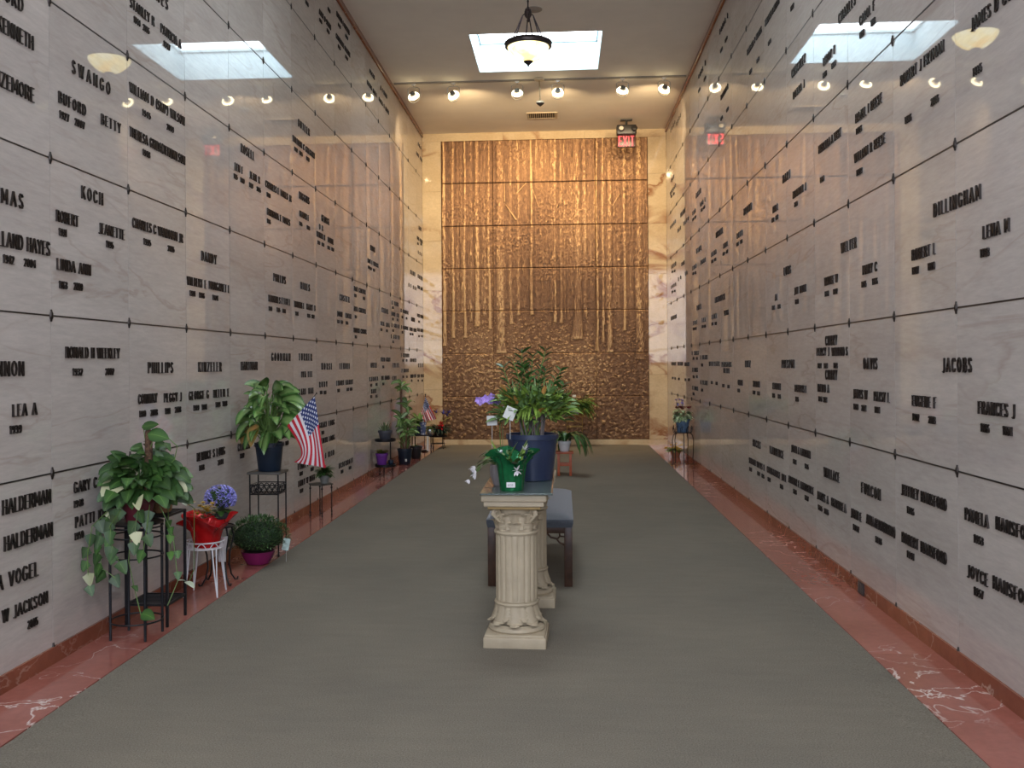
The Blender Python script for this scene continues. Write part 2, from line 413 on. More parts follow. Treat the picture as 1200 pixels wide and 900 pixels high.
# ================================================================ lettering
G = {
'A':(.62,[(0,0,.31,1,.31,1),( .31,1,.62,0),(.12,.34,.50,.34)]),
'B':(.52,[(.06,0,.06,1),(.06,1,.34,1,.44,.88,.44,.66,.34,.54,.06,.54),(.34,.54,.5,.42,.5,.14,.36,0,.06,0)]),
'C':(.56,[(.54,.78,.42,.97,.24,1,.08,.84,.03,.5,.08,.16,.24,0,.42,.03,.54,.22)]),
'D':(.58,[(.06,0,.06,1),(.06,1,.3,1,.48,.84,.55,.5,.48,.16,.3,0,.06,0)]),
'E':(.46,[(.06,0,.06,1),(.06,1,.44,1),(.06,.52,.38,.52),(.06,0,.45,0)]),
'F':(.44,[(.06,0,.06,1),(.06,1,.44,1),(.06,.52,.36,.52)]),
'G':(.6,[(.55,.8,.42,.97,.24,1,.08,.84,.03,.5,.08,.16,.24,0,.42,.02,.55,.12,.55,.44),(.36,.44,.58,.44)]),
'H':(.58,[(.06,0,.06,1),(.52,0,.52,1),(.06,.52,.52,.52)]),
'I':(.14,[(.07,0,.07,1)]),
'J':(.36,[(.3,1,.3,.15,.18,-.06,.02,.0)]),
'K':(.56,[(.06,0,.06,1),(.5,1,.08,.46),(.22,.6,.54,0)]),
'L':(.44,[(.06,0,.06,1),(.06,0,.44,0)]),
'M':(.74,[(.06,0,.06,1),(.06,1,.37,.25),(.37,.25,.68,1),(.68,1,.68,0)]),
'N':(.6,[(.06,0,.06,1),(.06,1,.54,0),(.54,0,.54,1)]),
'O':(.62,[(.31,1,.12,.86,.03,.5,.12,.14,.31,0,.5,.14,.59,.5,.5,.86,.31,1)]),
'P':(.5,[(.06,0,.06,1),(.06,1,.34,1,.46,.88,.46,.62,.34,.5,.06,.5)]),
'Q':(.62,[(.31,1,.12,.86,.03,.5,.12,.14,.31,0,.5,.14,.59,.5,.5,.86,.31,1),(.36,.2,.6,-.08)]),
'R':(.54,[(.06,0,.06,1),(.06,1,.34,1,.46,.88,.46,.64,.34,.52,.06,.52),(.28,.52,.53,0)]),
'S':(.48,[(.43,.82,.34,.98,.16,1,.05,.84,.08,.62,.36,.42,.44,.2,.34,.02,.14,0,.04,.18)]),
'T':(.54,[(.27,0,.27,1),(.02,1,.52,1)]),
'U':(.56,[(.06,1,.06,.22,.18,.01,.38,.01,.5,.22,.5,1)]),
'V':(.58,[(.02,1,.29,0),(.29,0,.56,1)]),
'W':(.84,[(.02,1,.22,0),(.22,0,.42,1),(.42,1,.62,0),(.62,0,.82,1)]),
'X':(.56,[(.03,1,.53,0),(.53,1,.03,0)]),
'Y':(.56,[(.02,1,.28,.5),(.54,1,.28,.5),(.28,.5,.28,0)]),
'Z':(.52,[(.04,1,.48,1),(.48,1,.04,0),(.04,0,.5,0)]),
'0':(.5,[(.25,1,.09,.86,.03,.5,.09,.14,.25,0,.41,.14,.47,.5,.41,.86,.25,1)]),
'1':(.26,[(.15,0,.15,1),(.03,.82,.15,1)]),
'2':(.48,[(.04,.78,.12,.97,.32,1,.44,.82,.4,.58,.04,0),(.04,0,.46,0)]),
'3':(.46,[(.04,.88,.2,1,.4,.9,.4,.66,.2,.54),(.2,.54,.43,.42,.43,.14,.22,0,.03,.12)]),
'4':(.5,[(.38,0,.38,1),(.38,1,.03,.3),(.03,.3,.48,.3)]),
'5':(.46,[(.4,1,.08,1),(.08,1,.07,.56,.28,.62,.43,.44,.42,.14,.22,0,.03,.1)]),
'6':(.48,[(.4,.94,.2,1,.06,.7,.05,.24,.2,0,.38,.06,.44,.3,.36,.5,.18,.52,.06,.36)]),
'7':(.46,[(.03,1,.44,1),(.44,1,.18,0)]),
'8':(.48,[(.24,.54,.08,.68,.08,.9,.24,1,.4,.9,.4,.68,.24,.54,.05,.38,.05,.12,.24,0,.43,.12,.43,.38,.24,.54)]),
'9':(.48,[(.42,.62,.3,.46,.12,.5,.05,.74,.14,.97,.32,1,.43,.8,.42,.3,.28,0,.08,.05)]),
'(':(.24,[(.22,1.05,.06,.75,.06,.25,.22,-.05)]), ')':(.24,[(.02,1.05,.18,.75,.18,.25,.02,-.05)]),
'_':(.3,[]), ' ':(.3,[]),
}
def glyph_text(mb, text, O, U, V, Nn, width, h, depth, bold=1.0, gap=.16):
    """raised flared letters: O lower-left corner, U along the line, V up, Nn out of the wall"""
    sw = sum(G[c][0] for c in text); nat = sw + gap * (len(text) - 1)
    sx = min(width / nat, h * 1.0); sy = h; x = 0
    if len(text) > 1: gap = (width / sx - sw) / (len(text) - 1)
    for c in text:
        wd, strokes = G[c]
        for st in strokes:
            P_ = [(st[i], st[i + 1]) for i in range(0, len(st), 2)]
            P_ = [p for i, p in enumerate(P_) if i == 0 or p != P_[i - 1]]
            q = [((x + a) * sx, b * sy) for a, b in P_]
            for i in range(len(q) - 1):
                (ax, ay), (bx, by) = q[i], q[i + 1]
                dx, dy = bx - ax, by - ay; L = math.hypot(dx, dy)
                if L < 1e-6: continue
                ux, uy = dx / L, dy / L
                vert = abs(uy)
                th = (0.050 + 0.045 * vert) * h * bold / 2 * 1.15
                th = min(th, wd * sx * 0.30)
                fa = 1.55 if (i == 0) else 1.0; fb = 1.55 if i == len(q) - 2 else 1.0
                e = th * 0.5
                ax2, ay2 = ax - ux * e, ay - uy * e; bx2, by2 = bx + ux * e, by + uy * e
                mx, my = (ax + bx) / 2, (ay + by) / 2
                nx_, ny_ = -uy, ux
                pts = [(ax2 - nx_ * th * fa, ay2 - ny_ * th * fa), (mx - nx_ * th, my - ny_ * th), (bx2 - nx_ * th * fb, by2 - ny_ * th * fb),
                       (bx2 + nx_ * th * fb, by2 + ny_ * th * fb), (mx + nx_ * th, my + ny_ * th), (ax2 + nx_ * th * fa, ay2 + ny_ * th * fa)]
                fr = [O + U * a + V * b + Nn * depth for a, b in pts]; bk = [O + U * a + V * b for a, b in pts]
                mb.add(fr + bk, [(0, 1, 2, 3, 4, 5)] + [(k, k + 6, (k + 1) % 6 + 6, (k + 1) % 6) for k in range(6)])
        x += wd + gap
HT = {'S': 0.064, 'N': 0.054, 'D': 0.035}
LET_L = '''FORD S 4.045 4.232 3.092;KENNETH S 4.031 4.316 2.945;SIZEMORE S 3.997 4.320 2.701;SWANGO S 4.673 5.076 2.949;BUFORD N 4.540 4.806 2.759;BETTY N 4.975 5.199 2.762;STANLEY_R N 5.330 5.653 3.522;PATRICIA_A N 5.750 6.063 3.521;JONES S 5.559 5.857 3.701;WILLIAM_D_(SKIP)_WILSON N 5.316 6.112 3.033;THERESA_GRIDA(TEKI)WILSON N 5.313 6.115 2.777;KOCH S 4.760 4.986 2.330;THOMAS S 3.864 4.222 2.188;ROBERT N 4.511 4.723 2.171;JEANETTE N 4.942 5.237 2.172;LINDA_ANN N 4.514 4.848 1.935;HOLLAND_HAYES S 3.934 4.449 1.998;CHARLES_C_VANDMAN_JR N 5.343 6.069 2.260;DANDY S 6.393 6.675 2.187;WILBERT_E N 6.141 6.475 1.995;MARGARET_L N 6.531 6.939 1.998;RONALD_H_WEEKLEY N 4.592 5.169 1.503;CANNON S 3.904 4.219 1.424;LEA_A N 4.129 4.324 1.236;PHILLIPS S 5.537 5.899 1.422;KINZELER S 6.325 6.759 1.424;HARTMAN S 7.186 7.576 1.429;CONWAY N 5.404 5.659 1.239;PEGGY_J N 5.763 6.031 1.234;GEORGE_G N 6.159 6.507 1.234;HELEN_E N 6.601 6.913 1.234;BERNICE_S_LONG N 6.291 6.821 0.815;CLARA N 7.106 7.373 0.808;HALDERMAN S 4.046 4.442 0.812;HALDERMAN S 4.058 4.456 0.650;A_VOGEL S 4.004 4.327 0.487;W_JACKSON N 4.041 4.409 0.334;GARY_C_KNIGHT N 4.664 5.165 0.820;PATTI_KNIGHT N 4.675 5.163 0.643;ROSELL S 7.218 7.532 3.112;LEN_F N 7.077 7.257 2.941;JEAN_R N 7.420 7.671 2.946;CHARLES_E_TOMES_JR N 7.829 8.584 2.951;BARBARA_E_TOMES N 7.869 8.534 2.725;HIGGINS S 8.856 9.203 3.037;GLADYS_E N 8.866 9.183 2.865;BUTLER S 8.839 9.230 3.714;WILLIAM_C_GREGORY N 8.649 9.427 3.524;GEORGE S 9.691 10.013 2.949;DR N 9.595 9.734 2.843;ELMER_H N 9.491 9.818 2.758;LOUISE N 9.948 10.189 2.759;PHILLIPS S 8.033 8.387 2.188;HINES S 8.880 9.198 2.186;HERMAN_S N 7.889 8.220 1.999;ETHEL N 8.271 8.525 2.002;THOMAS_L N 8.654 8.995 1.998;MARY_B N 9.086 9.406 1.999;CUSTER S 10.474 10.943 2.187;JOHN N 10.348 10.580 1.997;EDITH N 10.749 11.026 1.997;DAN_CARTER N 11.210 11.851 2.342;AVA_CARTER N 11.198 11.854 2.101;ROBERT_CARTER N 11.177 11.892 1.846;MINOR S 12.957 13.407 2.183;IRA N 12.865 13.102 1.997;ADA N 13.268 13.507 1.994;M_LANE N 13.751 14.281 2.335;JOHN_LEE N 13.690 14.327 2.172;A_GREEN N 13.705 14.336 2.007;E_GREEN N 13.657 14.345 1.842;R_HARPER N 14.513 15.180 2.262;S_HARPER N 14.543 15.152 2.010;HUGHES S 15.522 15.876 2.178;DAN_WOOD N 16.191 16.853 2.274;EARL_ROSE N 15.339 16.047 2.010;MAY_COLE N 16.180 16.842 2.028;FRED_GRAY N 12.866 13.550 1.505;OWEN S 12.179 12.535 1.426;TYLER S 13.781 14.268 1.423;J_MILLER N 14.487 15.228 1.577;MOORE N 15.397 15.987 1.503;REED S 16.251 16.814 1.419;MORSE S 9.648 10.083 1.418;LEMUEL S 10.452 10.937 1.419;RUBY N 9.554 9.870 1.233;EMORY N 10.299 10.642 1.233;HARRY N 10.740 11.094 1.234;HAROLD N 12.091 12.617 1.248;MARY N 12.195 12.500 1.087;WM_ADAMS N 12.900 13.479 1.250;P_MILLER N 14.548 15.175 1.338;COX N 13.753 14.038 1.236;BOYD_LEE N 15.395 15.966 1.242;ROY_DEAN N 16.156 16.868 1.235;GOODMAN S 7.963 8.513 1.505;TURNER S 8.805 9.263 1.510;IVA_LEE N 8.889 9.272 1.344;PEARL_MAE N 8.740 9.319 1.181;HICKS N 8.245 8.492 0.817;GRACE_LONG N 9.543 10.173 0.818;EDITH_LONG N 9.608 10.169 0.655;A_J_REED N 9.638 10.149 0.493;ETHEL_I_REED N 8.753 9.366 0.484;EMILY_W_REED N 8.761 9.342 0.324;MCDERMOTT N 10.382 11.066 0.318;ALICE_D_SMITH N 9.647 10.132 5.058;ROBERT_L_MARTIN N 10.414 11.038 5.315;CATHERINE_MARTIN N 10.379 11.062 5.062;OSCAR N 12.220 12.532 5.236;LEWIS_HALL N 12.066 12.672 5.042;NORA_L_HALL N 12.845 13.581 5.045;A_J_WEBB N 12.963 13.426 5.233;IDA N 16.397 16.700 5.246;LON_PACE N 16.193 16.940 5.046;GUY S 16.413 16.675 3.801;ANN_PACE N 16.199 16.831 3.603;LEE N 16.315 16.717 3.366;WELCH S 12.201 12.483 2.947;ROY_L_WELCH N 12.021 12.699 2.761;HAHN S 15.465 15.918 2.946;BOND S 16.278 16.780 2.951;AL N 15.282 15.518 2.719;MAE N 15.723 16.077 2.716;TOM_SUE N 16.231 16.793 2.764;1927 D 4.549 4.635 2.676;2007 D 4.698 4.792 2.677;1944 D 5.379 5.458 3.442;2006 D 5.500 5.582 3.440;1947 D 5.794 5.885 3.440;1945 D 5.484 5.590 2.931;2009 D 5.834 5.933 2.933;1948 D 5.486 5.580 2.696;1931 D 4.536 4.605 2.095;1935 D 5.024 5.103 2.096;1963 D 4.535 4.608 1.835;2009 D 4.678 4.760 1.839;1942 D 4.066 4.145 1.911;2004 D 4.230 4.322 1.912;1935 D 5.489 5.583 2.169;2005 D 5.837 5.930 2.171;1921 D 6.185 6.273 1.915;1996 D 6.349 6.442 1.914;1924 D 6.599 6.700 1.915;1932 D 4.661 4.755 1.404;2002 D 5.007 5.100 1.403;1939 D 4.108 4.196 1.150;1930 D 5.418 5.498 1.152;2003 D 5.571 5.662 1.152;1931 D 5.779 5.850 1.151;2008 D 5.931 6.020 1.152;1919 D 6.235 6.325 1.149;1994 D 6.384 6.470 1.148;1923 D 6.646 6.730 1.154;1998 D 6.784 6.872 1.155;1918 D 6.331 6.415 0.737;2001 D 6.682 6.785 0.738;1922 D 7.154 7.242 0.739;2005 D 4.241 4.320 0.243;1948 D 4.663 4.753 0.736;1950 D 4.669 4.754 0.572;1925 D 7.055 7.131 2.864;1990 D 7.203 7.288 2.863;1929 D 7.413 7.496 2.864;2005 D 7.598 7.692 2.866;1933 D 7.861 7.950 2.866;1936 D 7.863 7.953 2.646;1915 D 8.856 8.945 2.769;1988 D 9.118 9.218 2.770;1912 D 8.708 8.800 3.440;1985 D 8.875 8.970 3.440;1917 D 9.119 9.219 3.441;1910 D 9.526 9.608 2.676;1981 D 9.695 9.780 2.677;1914 D 9.934 10.024 2.674;1999 D 10.110 10.202 2.677;1920 D 7.894 7.979 1.912;1925 D 8.120 8.211 1.915;1999 D 8.291 8.377 1.914;1924 D 8.697 8.789 1.912;1926 D 9.115 9.209 1.913;2002 D 9.273 9.370 1.913;1911 D 10.353 10.442 1.911;1980 D 10.515 10.607 1.912;1915 D 10.772 10.868 1.913;1930 D 11.227 11.321 2.260;1997 D 11.719 11.822 2.259;1932 D 11.243 11.337 2.007;1938 D 11.235 11.330 1.767;1908 D 12.859 12.951 1.911;1912 D 13.275 13.373 1.910;1905 D 13.767 13.858 2.264;1907 D 13.761 13.852 2.096;1974 D 14.156 14.253 2.102;1911 D 13.775 13.867 1.930;1916 D 13.769 13.861 1.765;1903 D 14.588 14.683 2.164;1970 D 14.982 15.082 2.166;1906 D 14.579 14.674 1.931;1904 D 16.303 16.421 2.171;1909 D 15.371 15.476 1.929;1979 D 15.592 15.700 1.931;1901 D 16.292 16.410 1.920;1965 D 16.631 16.754 1.930;1913 D 12.983 13.077 1.402;1902 D 14.625 14.720 1.496;1977 D 14.964 15.064 1.498;1918 D 9.579 9.662 1.152;1991 D 9.739 9.825 1.147;1919 D 10.340 10.429 1.151;1914 D 10.789 10.885 1.150;1989 D 10.961 11.060 1.150;1907 D 12.143 12.231 1.168;1984 D 12.492 12.585 1.172;1909 D 12.138 12.226 1.022;1986 D 12.486 12.580 1.016;1921 D 12.975 13.069 1.167;1905 D 14.623 14.718 1.244;1975 D 14.978 15.078 1.239;1908 D 15.467 15.564 1.170;1903 D 16.167 16.273 1.157;1968 D 16.632 16.745 1.149;1940 D 8.357 8.441 0.738;1928 D 9.635 9.723 0.738;1934 D 8.808 8.902 0.411;1992 D 9.197 9.300 0.411;1937 D 8.816 8.910 0.249;1920 D 10.478 10.573 0.242;1993 D 10.870 10.971 0.243;1911 D 9.125 9.219 4.959;1923 D 10.014 10.112 5.221;1916 D 9.661 9.752 4.977;1983 D 9.967 10.064 4.979;1921 D 10.482 10.589 5.219;1994 D 10.842 10.957 5.219;1926 D 10.471 10.578 4.977;1998 D 10.831 10.945 4.976;1900 D 16.240 16.347 3.509;1962 D 16.607 16.719 3.548;1910 D 12.048 12.141 2.679;1982 D 12.167 12.261 2.675;1917 D 12.368 12.465 2.674'''
LET_R = '''MARJORIE_A_WILSON N 8.698 8.148 4.463;RANDALL_P_WOODS N 9.527 8.858 4.471;CRITCHLEY S 7.723 7.310 3.714;DONNA_J N 7.681 7.337 3.530;WANDA_L N 11.154 10.605 5.233;CARL_M N 12.844 12.246 5.230;HARRISON N 11.097 10.633 4.463;JEAN N 16.147 15.548 5.313;ROSE N 15.315 14.797 5.224;CHARLES S 6.434 6.076 3.686;CAROL_F N 5.992 5.717 3.514;LEROY_T N 6.810 6.532 3.522;HAZEL_I_REESE N 6.084 5.601 2.941;WILLIAM_R_REESE N 6.112 5.551 2.699;PRISCILLA_A_WEST N 6.942 6.402 2.939;HART S 8.055 7.804 2.942;NORMAN_J N 7.711 7.312 2.751;IRIS_L N 8.433 8.243 2.751;JAMES_D_COX N 4.399 3.976 2.928;ROBERT_J_FRYMAN N 5.292 4.707 2.942;DILLINGHAM S 4.844 4.316 2.172;LENA_M N 4.293 4.049 1.988;ROBERT_L N 5.141 4.829 1.985;WELTER S 6.412 6.090 2.174;WAYNE_W N 6.811 6.501 1.989;MARY_C N 5.963 5.706 1.986;LONG S 8.034 7.804 2.177;JIM_RUTH N 7.682 7.326 1.989;AL N 8.369 8.278 1.987;BROWN S 9.760 9.371 2.941;RUSSELL S 11.502 11.033 2.942;RUTH N 10.144 9.851 2.751;EMIL N 10.975 10.713 2.748;KERR S 13.165 12.743 2.947;ALMA N 11.862 11.512 2.751;PAUL N 12.749 12.353 2.750;ANN N 13.550 13.226 2.755;IDA N 14.788 14.482 2.938;ED N 14.360 14.167 2.755;OTTO S 16.157 15.557 3.032;CORA N 16.214 15.575 2.701;JO N 15.229 14.905 2.751;NASH S 13.162 12.740 3.700;ORA_L N 12.768 12.342 3.514;CLARK S 14.872 14.344 3.703;LOU N 13.513 13.257 3.517;FAYE N 14.509 13.968 3.519;MAX N 15.254 14.886 3.516;IRENE N 16.267 15.555 3.712;SAM N 16.073 15.735 4.471;ROSCOE N 16.271 15.490 4.282;FREDRICK S 11.604 10.936 2.177;PACE S 13.153 12.777 2.175;JOE N 13.535 13.187 1.986;INA N 12.685 12.408 1.987;LEON N 11.868 11.505 1.988;VERA N 10.965 10.704 1.989;ALBERT S 16.270 15.512 2.179;E_MOSS N 13.671 13.043 1.566;L_BLAKE N 12.839 12.241 1.501;WILLIAMS N 12.104 11.324 1.417;PARSONS N 11.145 10.549 1.410;OLIVE N 11.031 10.658 1.340;R_MOSS N 13.620 13.135 1.333;O_BLAKE N 12.854 12.255 1.172;C_MOSS N 13.633 13.122 1.078;PRICE N 16.215 15.646 1.416;HENRY N 15.337 14.765 1.416;GRANT N 14.490 13.979 1.411;LUTZ S 9.738 9.480 1.416;CLYDE N 10.136 9.881 1.223;MARION N 9.345 9.050 1.225;PRESTON S 8.133 7.706 1.416;CURRY S 6.799 6.524 1.577;PERCY_J N 7.027 6.716 1.503;WINIFRED_S N 6.643 6.290 1.499;CURRY S 6.805 6.529 1.342;DAVIS S 5.957 5.711 1.419;JAMES_W N 6.166 5.896 1.230;PATSY_L N 5.767 5.505 1.227;DAVID_A N 7.008 6.722 1.245;FRANCES_I N 7.684 7.348 1.225;EDWIN N 8.479 8.192 1.224;JACOBS S 4.746 4.421 1.412;EUGENE_F N 5.149 4.836 1.225;FRANCES_J N 4.352 4.013 1.225;HICKS S 9.372 9.033 0.657;LAWRENCE S 8.614 8.105 0.657;JOHN_A_LAWSON N 7.816 7.233 0.740;WALLACE S 6.861 6.495 0.659;SIMEON_HICKS_L N 9.569 8.854 0.468;CONSTANCE_JILL N 8.737 8.006 0.470;ARTHUR_E_LAWRENCE N 7.920 7.147 0.482;JAMES_A N 7.044 6.755 0.472;BEATRICE_A N 6.678 6.342 0.475;JOHN_E N 6.233 6.027 0.470;FURCON S 6.017 5.667 0.658;ANNA_BETTY(BURNS) N 5.921 5.429 0.481;JEFFREY_HANSFORD N 5.318 4.714 0.739;ROBERT_HANSFORD N 5.315 4.718 0.480;PAMELA N 4.498 4.261 0.734;HANSFORD N 4.186 3.844 0.744;JOYCE N 4.476 4.273 0.479;HANSFORD N 4.217 3.861 0.486;1922 D 7.742 7.645 4.236;1990 D 8.576 8.474 4.238;1919 D 9.074 8.971 4.240;1987 D 9.423 9.315 4.239;1914 D 10.785 10.654 5.005;1980 D 11.110 10.977 4.996;1909 D 12.381 12.237 5.043;1971 D 12.888 12.732 5.041;1912 D 10.732 10.614 4.218;1978 D 11.115 10.987 4.219;1933 D 5.778 5.706 3.424;1929 D 5.992 5.918 3.426;1931 D 6.602 6.512 3.427;1928 D 6.819 6.734 3.428;1926 D 6.071 5.967 2.858;1923 D 6.070 5.966 2.600;1924 D 6.906 6.813 2.715;1920 D 7.664 7.571 2.667;1918 D 8.478 8.394 2.665;1989 D 8.325 8.244 2.665;1936 D 5.227 5.140 2.712;2006 D 4.867 4.776 2.710;1935 D 4.381 4.298 2.711;1938 D 4.318 4.237 1.900;1927 D 5.136 5.053 1.902;1999 D 4.920 4.838 1.902;1919 D 6.804 6.715 1.903;1992 D 6.596 6.509 1.903;1925 D 5.985 5.903 1.901;1996 D 5.781 5.695 1.901;1930 D 7.657 7.565 1.903;1921 D 8.486 8.392 1.904;1988 D 8.264 8.175 1.902;1911 D 10.159 10.058 2.665;1976 D 9.958 9.860 2.666;1907 D 11.025 10.922 2.663;1972 D 10.809 10.711 2.663;1906 D 11.856 11.744 2.665;1973 D 11.632 11.524 2.665;1904 D 13.559 13.446 2.678;1966 D 13.335 13.226 2.667;1903 D 16.107 15.972 2.945;1961 D 15.767 15.638 2.926;1902 D 16.126 15.991 2.613;1960 D 15.785 15.656 2.602;1908 D 12.707 12.593 3.429;1970 D 12.502 12.392 3.429;1906 D 13.544 13.423 3.431;1969 D 13.319 13.202 3.427;1905 D 16.158 16.023 4.208;1963 D 15.815 15.685 4.191;1907 D 13.540 13.419 1.904;1974 D 13.342 13.224 1.901;1909 D 12.704 12.582 1.904;1975 D 12.500 12.382 1.901;1911 D 11.878 11.759 1.904;1977 D 11.629 11.515 1.899;1905 D 13.586 13.464 1.492;1968 D 13.244 13.128 1.490;1910 D 12.773 12.650 1.401;1906 D 13.598 13.476 1.235;1971 D 13.255 13.139 1.240;1912 D 12.788 12.665 1.072;1908 D 13.610 13.488 0.996;1913 D 11.963 11.842 1.186;1979 D 11.595 11.481 1.183;1914 D 11.113 10.998 1.167;1981 D 10.773 10.665 1.165;1901 D 16.147 16.011 1.179;1959 D 15.806 15.676 1.178;1902 D 15.305 15.172 1.178;1904 D 14.487 14.358 1.178;1967 D 14.098 13.976 1.185;1915 D 10.159 10.052 1.139;1917 D 9.354 9.260 1.142;1990 D 9.142 9.049 1.140;1924 D 7.002 6.916 1.403;1991 D 6.838 6.756 1.403;1928 D 6.598 6.518 1.405;1929 D 6.159 6.076 1.148;2001 D 6.001 5.919 1.147;1934 D 5.753 5.671 1.148;1930 D 6.988 6.905 1.167;2004 D 6.861 6.776 1.166;1926 D 7.666 7.581 1.140;1916 D 8.499 8.411 1.141;1985 D 8.282 8.190 1.140;1922 D 5.143 5.061 1.139;2003 D 4.926 4.843 1.138;1926 D 4.326 4.249 1.138;1994 D 4.114 4.037 1.140;1921 D 7.759 7.664 0.641;1995 D 7.389 7.293 0.643;1910 D 9.550 9.447 0.384;1912 D 9.169 9.071 0.386;1986 D 8.968 8.874 0.385;1918 D 8.708 8.612 0.385;1920 D 8.223 8.129 0.384;1923 D 7.760 7.665 0.403;1997 D 7.395 7.299 0.404;1925 D 7.016 6.920 0.386;2000 D 6.857 6.757 0.385;1932 D 6.187 6.078 0.386;1948 D 5.756 5.654 0.387;1946 D 5.234 5.140 0.640;1951 D 5.239 5.144 0.403;1953 D 4.403 4.316 0.638;1957 D 4.406 4.319 0.403'''
def lettering(wall, X, s, data):
    ents = []
    for e in data.split(';'):
        t, k, a, b, z = e.split(); a, b, z = float(a), float(b), float(z)
        ents.append((t, k, a, b, z))
    for kinds, nm in (('SN', 'name_lettering'), ('D', 'date_lettering')):
        es = sorted([e for e in ents if e[1] in kinds], key=lambda e: (e[2] + e[3]) / 2)
        rest = MB()
        for i, (t, k, a, b, z) in enumerate(es):
            h = HT[k]; m = MB() if i < 99 else rest
            U = Vector((0, 1 if b > a else -1, 0)); Nn = Vector((s, 0, 0))
            glyph_text(m, t, Vector((X - s * 0.001, a, z - h / 2)), U, Vector((0, 0, 1)), Nn, abs(b - a), h, 0.009, bold=0.9 if k == 'D' else 0.76)
            if i < 99: m.build(nm, M_brz, wall, smooth=False)
        if rest.v: rest.build(nm, M_brz, wall, smooth=False)['kind'] = 'stuff'
lettering(WL, XL, 1, LET_L)
lettering(WR, XR, -1, LET_R)

# rosettes at the joint crossings
def rosettes(wall, X, s, y0):
    mb = MB()
    prof = [(0.0, -0.030), (0.007, -0.029), (0.009, -0.018), (0.0125, -0.013), (0.014, 0), (0.0125, 0.013), (0.009, 0.018), (0.007, 0.029), (0.0, 0.030)]
    vs = []; n = 8
    for r_, z in prof:
        for k in range(n):
            a = 2 * PI * k / n; vs.append((max(-0.001, r_ * 0.75 * math.cos(a)) * s, r_ * math.sin(a), z))
    fs = [(i*n+k, i*n+(k+1) % n, (i+1)*n+(k+1) % n, (i+1)*n+k) for i in range(len(prof)-1) for k in range(n)]
    pos = []
    for k in range(0, 26):
        y = y0 + k * PW
        if y < 3.6 or y > YB - 0.05: continue
        for j in range(0, 7):
            pos.append((y, ROWS[j] + (0.0 if j else -0.012)))
    pos.sort()
    proto = None; rest = MB()
    vis = pos
    for i, (y, z) in enumerate(vis):
        if i < 99:
            if proto is None:
                m = MB(); m.add(vs, fs); proto = m.build('rosette', M_brz, wall); o = proto
            else:
                o = proto.copy(); COL.objects.link(o); o.parent = wall
            o.location = (X, y, z)
        else: rest.add([(X + a, y + b, z + c) for a, b, c in vs], fs)
    if rest.v: rest.build('rosette', M_brz, wall)['kind'] = 'stuff'
    # bronze strips covering the horizontal joints
    m = MB()
    for j in range(1, 7):
        xa, xb = sorted((X - s * .006, X + s * 0.0015)); m.box((xa, YF, ROWS[j] - .0035), (xb, YB, ROWS[j] + .0035))
    m.build('joint_strip', M_brz, wall, smooth=False)
rosettes(WL, XL, 1, Y0L); rosettes(WR, XR, -1, Y0R)

# ================================================================ bronze relief
def bronze_mat():
    m, nt, N, Lk, P = newmat('cast_bronze_relief')
    at = N.new('ShaderNodeAttribute'); at.attribute_name = 'lc'
    sp = N.new('ShaderNodeSeparateColor'); Lk.new(at.outputs['Color'], sp.inputs[0])
    tc = N.new('ShaderNodeTexCoord')
    nz = N.new('ShaderNodeTexNoise'); nz.inputs['Scale'].default_value = 70; nz.inputs['Detail'].default_value = 6; nz.inputs['Roughness'].default_value = .7; Lk.new(tc.outputs['Object'], nz.inputs['Vector'])
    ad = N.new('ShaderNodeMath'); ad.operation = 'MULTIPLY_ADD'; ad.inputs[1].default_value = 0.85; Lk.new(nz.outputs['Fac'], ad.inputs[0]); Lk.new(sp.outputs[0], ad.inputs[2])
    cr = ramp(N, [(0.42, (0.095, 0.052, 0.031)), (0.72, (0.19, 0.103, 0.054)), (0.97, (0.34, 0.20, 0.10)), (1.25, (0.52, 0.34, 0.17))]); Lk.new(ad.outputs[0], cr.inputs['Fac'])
    Lk.new(cr.outputs['Color'], P.inputs['Base Color'])
    P.inputs['Metallic'].default_value = 0.70; P.inputs['Roughness'].default_value = 0.44
    mp = N.new('ShaderNodeMapping'); mp.inputs['Scale'].default_value = (2.2, 1, 0.7); Lk.new(tc.outputs['Object'], mp.inputs['Vector'])
    n2 = N.new('ShaderNodeTexNoise'); n2.inputs['Scale'].default_value = 55; n2.inputs['Detail'].default_value = 6; n2.inputs['Roughness'].default_value = .65; Lk.new(mp.outputs['Vector'], n2.inputs['Vector'])
    b = N.new('ShaderNodeBump'); b.inputs['Strength'].default_value = 0.6; b.inputs['Distance'].default_value = 0.010; Lk.new(n2.outputs['Fac'], b.inputs['Height']); Lk.new(b.outputs['Normal'], P.inputs['Normal'])
    return m
M_relief = bronze_mat()
rs = np.random.RandomState(3)
CELL = 0.0095
NX = int((BX1 - BX0) / CELL); NZ = int((BZ1 - BZ0) / CELL)
xs = np.linspace(BX0, BX1, NX); zs_ = np.linspace(BZ0, BZ1, NZ)
XX, ZZ = np.meshgrid(xs, zs_)
def vnoise(fx, fz, seed):
    r = np.random.RandomState(seed)
    gx = int((BX1 - BX0) * fx) + 3; gz = int((BZ1 - BZ0) * fz) + 3
    g = r.rand(gz, gx)
    u = (XX - BX0) * fx; v = (ZZ - BZ0) * fz
    i = u.astype(int); j = v.astype(int); fu = u - i; fv = v - j
    fu = fu * fu * (3 - 2 * fu); fv = fv * fv * (3 - 2 * fv)
    return (g[j, i] * (1 - fu) + g[j, i + 1] * fu) * (1 - fv) + (g[j + 1, i] * (1 - fu) + g[j + 1, i + 1] * fu) * fv
HH = 0.006 * vnoise(14, 9, 1) + 0.004 * vnoise(40, 22, 2)
